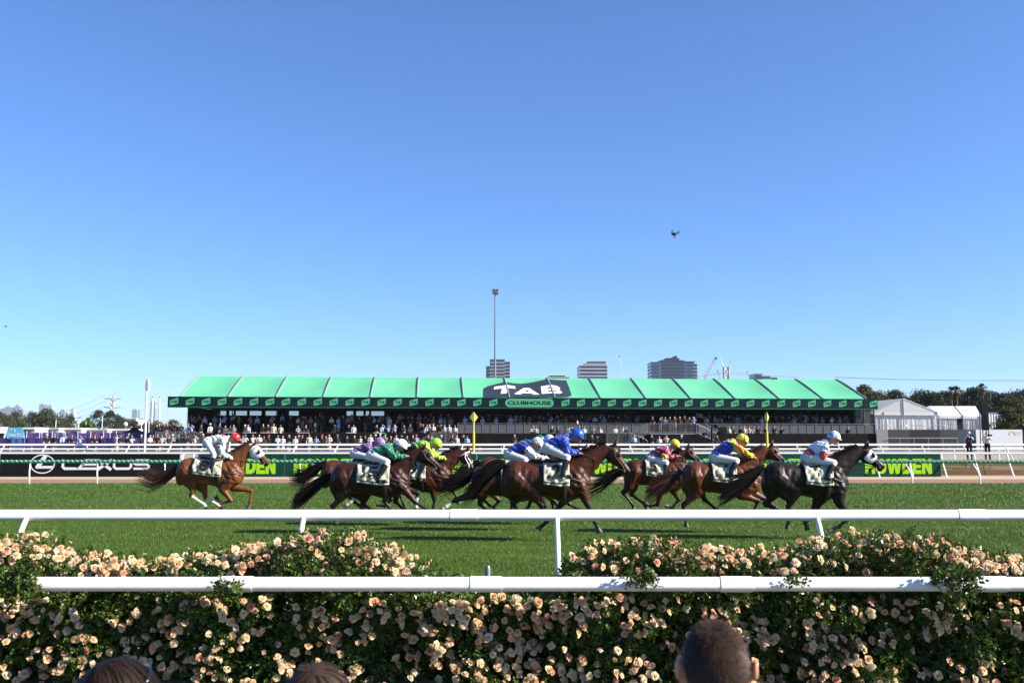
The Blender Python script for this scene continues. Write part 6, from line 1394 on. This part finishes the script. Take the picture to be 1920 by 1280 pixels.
def leaflets(n, px0, px1):
    """points, outward-ish directions of compound leaves"""
    px = hr.uniform(px0, px1, n); x = (px-960)/FPX*(YH+.25); top = htop(px); zb = -.22
    f = hr.uniform(0, 1, n)**.85; z = zb+(top-zb)*f+hr.normal(0, .015, n)
    depth = hr.exponential(.16, n); y = fsurf(x, z)+depth
    edge = np.clip((top-z)/.22, 0, 1); y = y+(1-edge)*hr.uniform(0, .45, n)
    y = np.minimum(y, 9.12)
    hole = (np.sin(x*3.1+2)*np.sin(z*7+x)+np.sin(x*7.7-z*5.0)) > 1.22
    keep = ~hole | (hr.uniform(0, 1, n) < .25)
    return x[keep], y[keep], z[keep]
def leafmesh(x, y, z, size, nl=5):
    n = len(x); V = []; c = np.stack([x, y, z], 1)
    d = hr.normal(0, 1, (n, 3)); d[:, 1] -= .55; d[:, 2] += .15; d /= np.linalg.norm(d, axis=1)[:, None]
    s = np.cross(d, hr.normal(0, 1, (n, 3))); s /= np.linalg.norm(s, axis=1)[:, None]; up = np.cross(s, d)
    out = []
    for k in range(nl):
        if k == 0: o, dd = d*size*1.5, d
        else:
            sg = 1 if k % 2 else -1; o = d*size*(.35+.55*((k-1)//2)); dd = d*.45+s*sg*.9; dd = dd/np.linalg.norm(dd, axis=1)[:, None]
        sz = size*hr.uniform(.75, 1.2, (n, 1)); b0 = c+o; nn = up*.18*sz; w = np.cross(dd, up)*sz*.38
        p0 = b0; p1_ = b0+dd*sz*.5+w+nn; p2 = b0+dd*sz*1.05-nn*.4; p3 = b0+dd*sz*.5-w+nn
        out.append(np.stack([p0, p1_, p2, p0, p2, p3], 1).reshape(-1, 3))
    Vv = np.concatenate(out); return Vv, np.arange(len(Vv)).reshape(-1, 3)
bounds = [-130, 150, 410, 690, 860, 1120, 1400, 1680, 2050]
blab = ['rose bush at the left edge climbing over the rail', 'low rose bush right of the left edge one, dense with blooms', 'tall rose bush left of the gap', 'low rose bush filling the gap under the rail', 'rose bush just right of the gap', 'rose bush behind the short haired man', 'tall rose bush right of the short haired man', 'rose bush at the right picture edge']
for bi in range(8):
    p0, p1_ = bounds[bi], bounds[bi+1]; xc = ((p0+p1_)/2-960)/FPX*YH; wpx = p1_-p0
    t = thing('rose_bush', 'peach flowering '+blab[bi], 'rose bush', (xc, YH+.5, -.25), 'rose bushes along the fence'); org = np.array([xc, YH+.5, -.25])
    x, y, z = leaflets(int(wpx*17), p0, p1_); V, F = leafmesh(x, y, z, .03)
    m_ = int(wpx*7); pxb = hr.uniform(p0, p1_, m_); xb_ = (pxb-960)/FPX*8.9; tb = htop(pxb)-.06; zb_ = -.22+(tb+.22)*hr.uniform(0, 1, m_); V3, F3 = leafmesh(xb_, hr.uniform(8.72, 9.15, m_), zb_, .045); F3 = F3+len(V); V = np.concatenate([V, V3]); F = np.concatenate([F, F3])
    for (sx, sy, sw, sh_) in spray:
        if p0 <= sx < p1_:
            m_ = int(sw*sh_*.042); xx = (sx+hr.uniform(-.5, .5, m_)*sw-960)/FPX*(Y2-.1); zz = np.array([Z(sy+q*sh_, Y2-.1) for q in hr.uniform(-.5, .5, m_)]); V2, F2 = leafmesh(xx, np.full(m_, Y2-.1)+hr.normal(0, .02, m_), zz, .034); F2 = F2+len(V); V = np.concatenate([V, V2]); F = np.concatenate([F, F2])
    o = link('foliage', npmesh('foliage', V-org, F, [LEAFR]), t); tag(o, kind='stuff')
    b = MB()
    for k in range(int(wpx/9)):
        px = hr.uniform(p0, p1_); xx = (px-960)/FPX*YH-xc; tz = float(htop(px)[0])+.25; b.tube([(xx+hr.normal(0, .1), hr.uniform(-.1, .3), 0), (xx+hr.normal(0, .05), hr.uniform(-.1, .2), tz*.5), (xx+hr.normal(0, .08), hr.uniform(-.25, .2), tz*hr.uniform(.85, 1.02))], [.008, .006, .003], 5)
    o = b.obj('stems', STEM, t, origin=(0, 0, 0)); tag(o, kind='stuff')
    # blooms in clusters
    nr = 0; target = int(wpx*.98)
    while nr < target:
        px = hr.uniform(p0, p1_); x0 = (px-960)/FPX*YH; top = float(htop(px)[0]); abv = top > zr2+.03
        if abv and hr.uniform() < .54: z0 = hr.uniform(max(zr2+.0, top-.34), top+.015); onTop = True
        else: z0 = hr.uniform(-.16, min(top, zr2-.12)); onTop = False
        for k in range(int(hr.choice([1, 1, 2, 2, 3, 4, 5]))):
            xx = x0+hr.normal(0, .075); zz = z0+hr.normal(0, .055); tp = float(htop(960+xx/YH*FPX)[0])
            if zz > tp+.03 or (zr2-.19 < zz < zr2+.035 and not onTop): continue
            if onTop: yy = YH+.08+hr.uniform(0, .5)
            else: yy = float(fsurf(xx, zz))-hr.uniform(-.04, .09)
            if -.05 < zz-(zr2-.065) < .13: yy = max(yy, Y2+.14)
            yy = max(yy, Y2+.11)
            o = bpy.data.objects.new('rose', ROSES[int(hr.integers(0, 8))]); COL.objects.link(o); o.parent = t; o.location = (xx-xc, yy-(YH+.5), zz+.25)
            d = Vector((hr.normal(.55, .5), -1+hr.normal(0, .35), hr.normal(.5, .45))); s_ = float(hr.uniform(.033, .058)); o.scale = (s_, s_, s_*hr.uniform(.8, 1.1)); o.rotation_mode = 'QUATERNION'; o.rotation_quaternion = d.to_track_quat('Z', 'Y') @ Matrix.Rotation(hr.uniform(0, 6.28), 3, 'Z').to_quaternion(); nr += 1
    # buds on thin shoots along the top
    for k in range(int(wpx*.09)):
        px = hr.uniform(p0, p1_); top = float(htop(px)[0])
        if top < zr2: continue
        xx = (px-960)/FPX*YH-xc; yy = hr.uniform(-.35, 0); zz = top+hr.uniform(-.03, .045)+.25
        o = bpy.data.objects.new('bud', BUDME); COL.objects.link(o); o.parent = t; o.location = (xx, yy, zz); q = hr.uniform(.014, .024); o.scale = (q, q, q*1.4); o.rotation_euler = (hr.normal(0, .4), hr.normal(0, .4), 0)
# black welded mesh behind the blooms
t = thing('mesh_fence', 'black welded wire mesh inside the rose hedge', 'fence', (0, 8.66, -.2)); b = MB(); xa, xb = X(-120, 8.66), X(2040, 8.66)
x = xa
while x < xb: b.tube([(x, 8.66, -.2), (x, 8.66, zr2-.05)], .0022, 4); x += .066
z = -.15
while z < zr2-.03: b.tube([(xa, 8.662, z), (xb, 8.662, z)], .0022, 4); z += .047
o = b.obj('wire_grid', BLACK, t); tag(o, kind='stuff')
# ================================================================ foreground heads
def bigperson(label, px, pytop, Y, H, female, hairmat, strands, hl, rz=0, shirt='navy', whorl=True, hairr=(.5, .3)):
    x = X(px, Y); ztop = Z(pytop, Y); z0 = ztop-H-.012; k = H/1.75
    t = thing('person', label, 'person', (x, Y, z0)); t.rotation_euler = (0, 0, rz)
    caps = figure('down', female, H); caps = [c for c in caps if c[0] != 'head']
    V = Vector; b = MB()
    for tg, a, c, ra, rb in caps: b.cap(a, c, ra, rb)
    hc = V((0, .01, 1.652))*k
    b.ell(hc, (.070*k, .097*k, .098*k)); b.ell(hc+V((0, -.035, -.055))*k, (.064*k, .066*k, .075*k)); b.ell(hc+V((0, .02, -.05))*k, (.07*k, .075*k, .075*k)); b.ell(hc+V((0, -.105, -.045))*k, (.016*k, .02*k, .024*k)); b.ell(hc+V((0, -.085, -.115))*k, (.028*k, .025*k, .022*k)); b.ell(hc+V((0, -.095, -.085))*k, (.026*k, .014*k, .01*k))
    for s in (-1, 1):
        b.ell(hc+V((.078*s, .015, -.012))*k, (.014*k, .021*k, .036*k), Matrix.Rotation(.35*s, 3, 'Z') @ Matrix.Rotation(.12*s, 3, 'Y')); b.ell(hc+V((.094*s, .034, .002))*k, (.008*k, .015*k, .030*k))
        b.ell(hc+V((.03*s, -.09, -.01))*k, (.018*k, .012*k, .01*k))
    me = remesh(b, .0085, 2, 'body', .4); F = fcent(me); D = np.stack([segdist(F, a, c, ra, rb) for tg, a, c, ra, rb in caps], 1); sl = np.array([TAGSLOT[c[0]] for c in caps])[D.argmin(1)]; sl[F[:, 2] > 1.47*k] = 0
    me.polygons.foreach_set('material_index', sl.astype(np.int32))
    for m_ in (mat('skin_fair', (.56, .29, .21), .5, .35, var=.08, vs=30, sub=.5), BLACK, CM[shirt], CM['navy'], CM['black']): me.materials.append(m_)
    link('body', me, t)
    # hair: scalp shell and strands
    b = MB(); hcm = hc+V((0, .008, .008))*k; g = []
    th_max = 1.85 if not female else 2.1
    def scalp(ph, a, off=0):
        fr = -math.sin(a)      # >0 towards the face (-Y)
        lim = 1.25+.80*(1-max(0, fr)) if not female else 1.2+.9*(1-max(0, fr))
        ph2 = ph*lim/1.8
        return hcm+V(((.072*k+off)*math.sin(ph2)*math.cos(a), (.100*k+off)*math.sin(ph2)*math.sin(a), (.099*k+off)*math.cos(ph2))), ph2
    for i in range(13): g.append([scalp(1.8*i/12, a, .004*k)[0] for a in np.linspace(0, 2*math.pi, 33)])
    b.sheet(g); ho = link('hair', b.mesh('hair', [mat('scalp_'+hairmat.name, tuple(np.array(hairmat['c'])*.5), .8, .2)], True), t)
    r = np.random.default_rng(int(px)); V_ = []; F_ = []
    for i in range(strands):
        ph = 1.8*math.sqrt(r.uniform(0, 1)); a = r.uniform(0, 6.283); p, ph2 = scalp(ph, a, .003*k); nrm = (p-hcm).normalized()
        # flow: away from the crown whorl, downwards
        crown = hcm+V((.012, .045, .085))*k; fl = (p-crown); fl = (fl-nrm*fl.dot(nrm)); fl = fl.normalized() if fl.length > 1e-4 else V((1, 0, 0)); tw = nrm.cross(fl)
        fl = (fl+tw*(.45 if whorl else .05)+V(r.normal(0, .22 if not female else .06, 3))).normalized(); ln = hl*r.uniform(.6, 1.2); wv = fl.cross(nrm).normalized()*(.0011 if not female else .0016)*k; pts = []
        if not female:
            lift = .55-.25*min(1, ph/1.5); n_ = 3; pts = [p+fl*(ln*q*(1-.15*q))+nrm*(ln*lift*q*(1-.45*q)) for q in (0, .5, 1)]
        else:
            pts = []; cur = V(p); dirv = fl
            for q in range(9):
                pts.append(V(cur)); cur = cur+dirv*(ln/8); rel = cur-hcm; ell = math.sqrt((rel.x/(.077*k))**2+(rel.y/(.104*k))**2+(max(rel.z, -.02)/(.103*k))**2)
                if rel.z > -.03 and ell < 1.03: cur = hcm+rel*(1.03/ell)
                nn = (cur-hcm).normalized(); dirv = (dirv*.8+V((0, 0, -.42))); dirv = (dirv-nn*min(0, dirv.dot(nn))).normalized()
        bse = len(V_)
        for j, q in enumerate(pts): w = wv*(1-.7*j/(len(pts)-1)); V_ += [q-w, q+w]
        F_ += [(bse+2*j, bse+2*j+1, bse+2*j+3, bse+2*j+2) for j in range(len(pts)-1)]
    me = npmesh('strands', [tuple(v) for v in V_], F_, [hairmat]); so = link('strands', me, ho); tag(so, kind='stuff')
    return t, hc, k
def hairm(name, c): m_ = mat(name, c, .5, .2, isl=.5); m_['c'] = c; return m_
bigperson('man with short brown hair seen from behind at lower right', 1330, 1164, 2.5, 1.72, False, hairm('hair_brown', (.055, .033, .022)), 17000, .017, rz=math.pi-.06, shirt='navy')
t, hc, k = bigperson('woman with brown hair and sunglasses on her head at lower left', 240, 1234, 2.75, 1.55, True, hairm('hair_chestnut', (.022, .013, .009)), 5600, .30, rz=2.05, shirt='black', whorl=False)
b = MB(); b.tube([hc+Vector((.080*math.cos(a), -.075-.02*math.sin(a), .045+.035*abs(math.sin(a))))*k for a in np.linspace(-.1, math.pi+.1, 14)], .006, 6)
LENS = mat('sunglass_lens', (.012, .02, .06), .06, .7)
sg = thing('sunglasses', 'dark sunglasses pushed up on the brown haired woman', 'sunglasses', (t.location.x, t.location.y, t.location.z)); sg.rotation_euler = (0, 0, 2.05)
b.obj('frame', BLACKG, sg, True, origin=(0, 0, 0))
for s in (-1, 1):
    g = [[hc+Vector((s*(.012+.062*f), -.098+.045*f*f+.012*v, .040+.040*v-.02*f))*k for f in np.linspace(0, 1, 6)] for v in np.linspace(0, 1, 5)]; o = MB().sheet(g).obj('lens', LENS, sg, True, origin=(0, 0, 0)); md = o.modifiers.new('t', 'SOLIDIFY'); md.thickness = .003
    MB().tube([hc+Vector((s*.076, -.055, .05))*k, hc+Vector((s*.085, .02, .035))*k, hc+Vector((s*.085, .07, .0))*k], [.007, .006, .004], 6).obj('temple_arm', BLACKG, sg, True, origin=(0, 0, 0))
bigperson('woman with straight light brown hair, only her crown visible', 603, 1243, 3.2, 1.46, True, hairm('hair_light_brown', (.055, .036, .022)), 5600, .30, rz=math.pi+.1, shirt='white', whorl=False)
tt, hc, k = bigperson('person in a green cap barely showing at the bottom left corner', 80, 1306, 2.6, 1.56, False, hairm('hair_brown', (.055, .033, .022)), 1500, .02, shirt='grey')
h_ = link('cap', CAPME.copy(), tt); h_.data.materials.clear(); h_.data.materials.append(CM['green']); h_.scale = (k, k, k); h_.location.z = -.005

# ================================================================ air
b = MB(); b.bbox((-6600, -60, -2.0), (6600, 6600, 225)); hz = b.obj('haze', [])
hm_ = bpy.data.materials.new('air'); hm_.use_nodes = True; n = hm_.node_tree.nodes; n.remove(n['Principled BSDF']); pv_ = n.new('ShaderNodeVolumePrincipled')
pv_.inputs['Color'].default_value = (.86, .92, 1, 1); pv_.inputs['Density'].default_value = .000055; pv_.inputs['Anisotropy'].default_value = 0
hm_.node_tree.links.new(pv_.outputs[0], n['Material Output'].inputs['Volume']); hz.data.materials.clear(); hz.data.materials.append(hm_); tag(hz, kind='stuff')
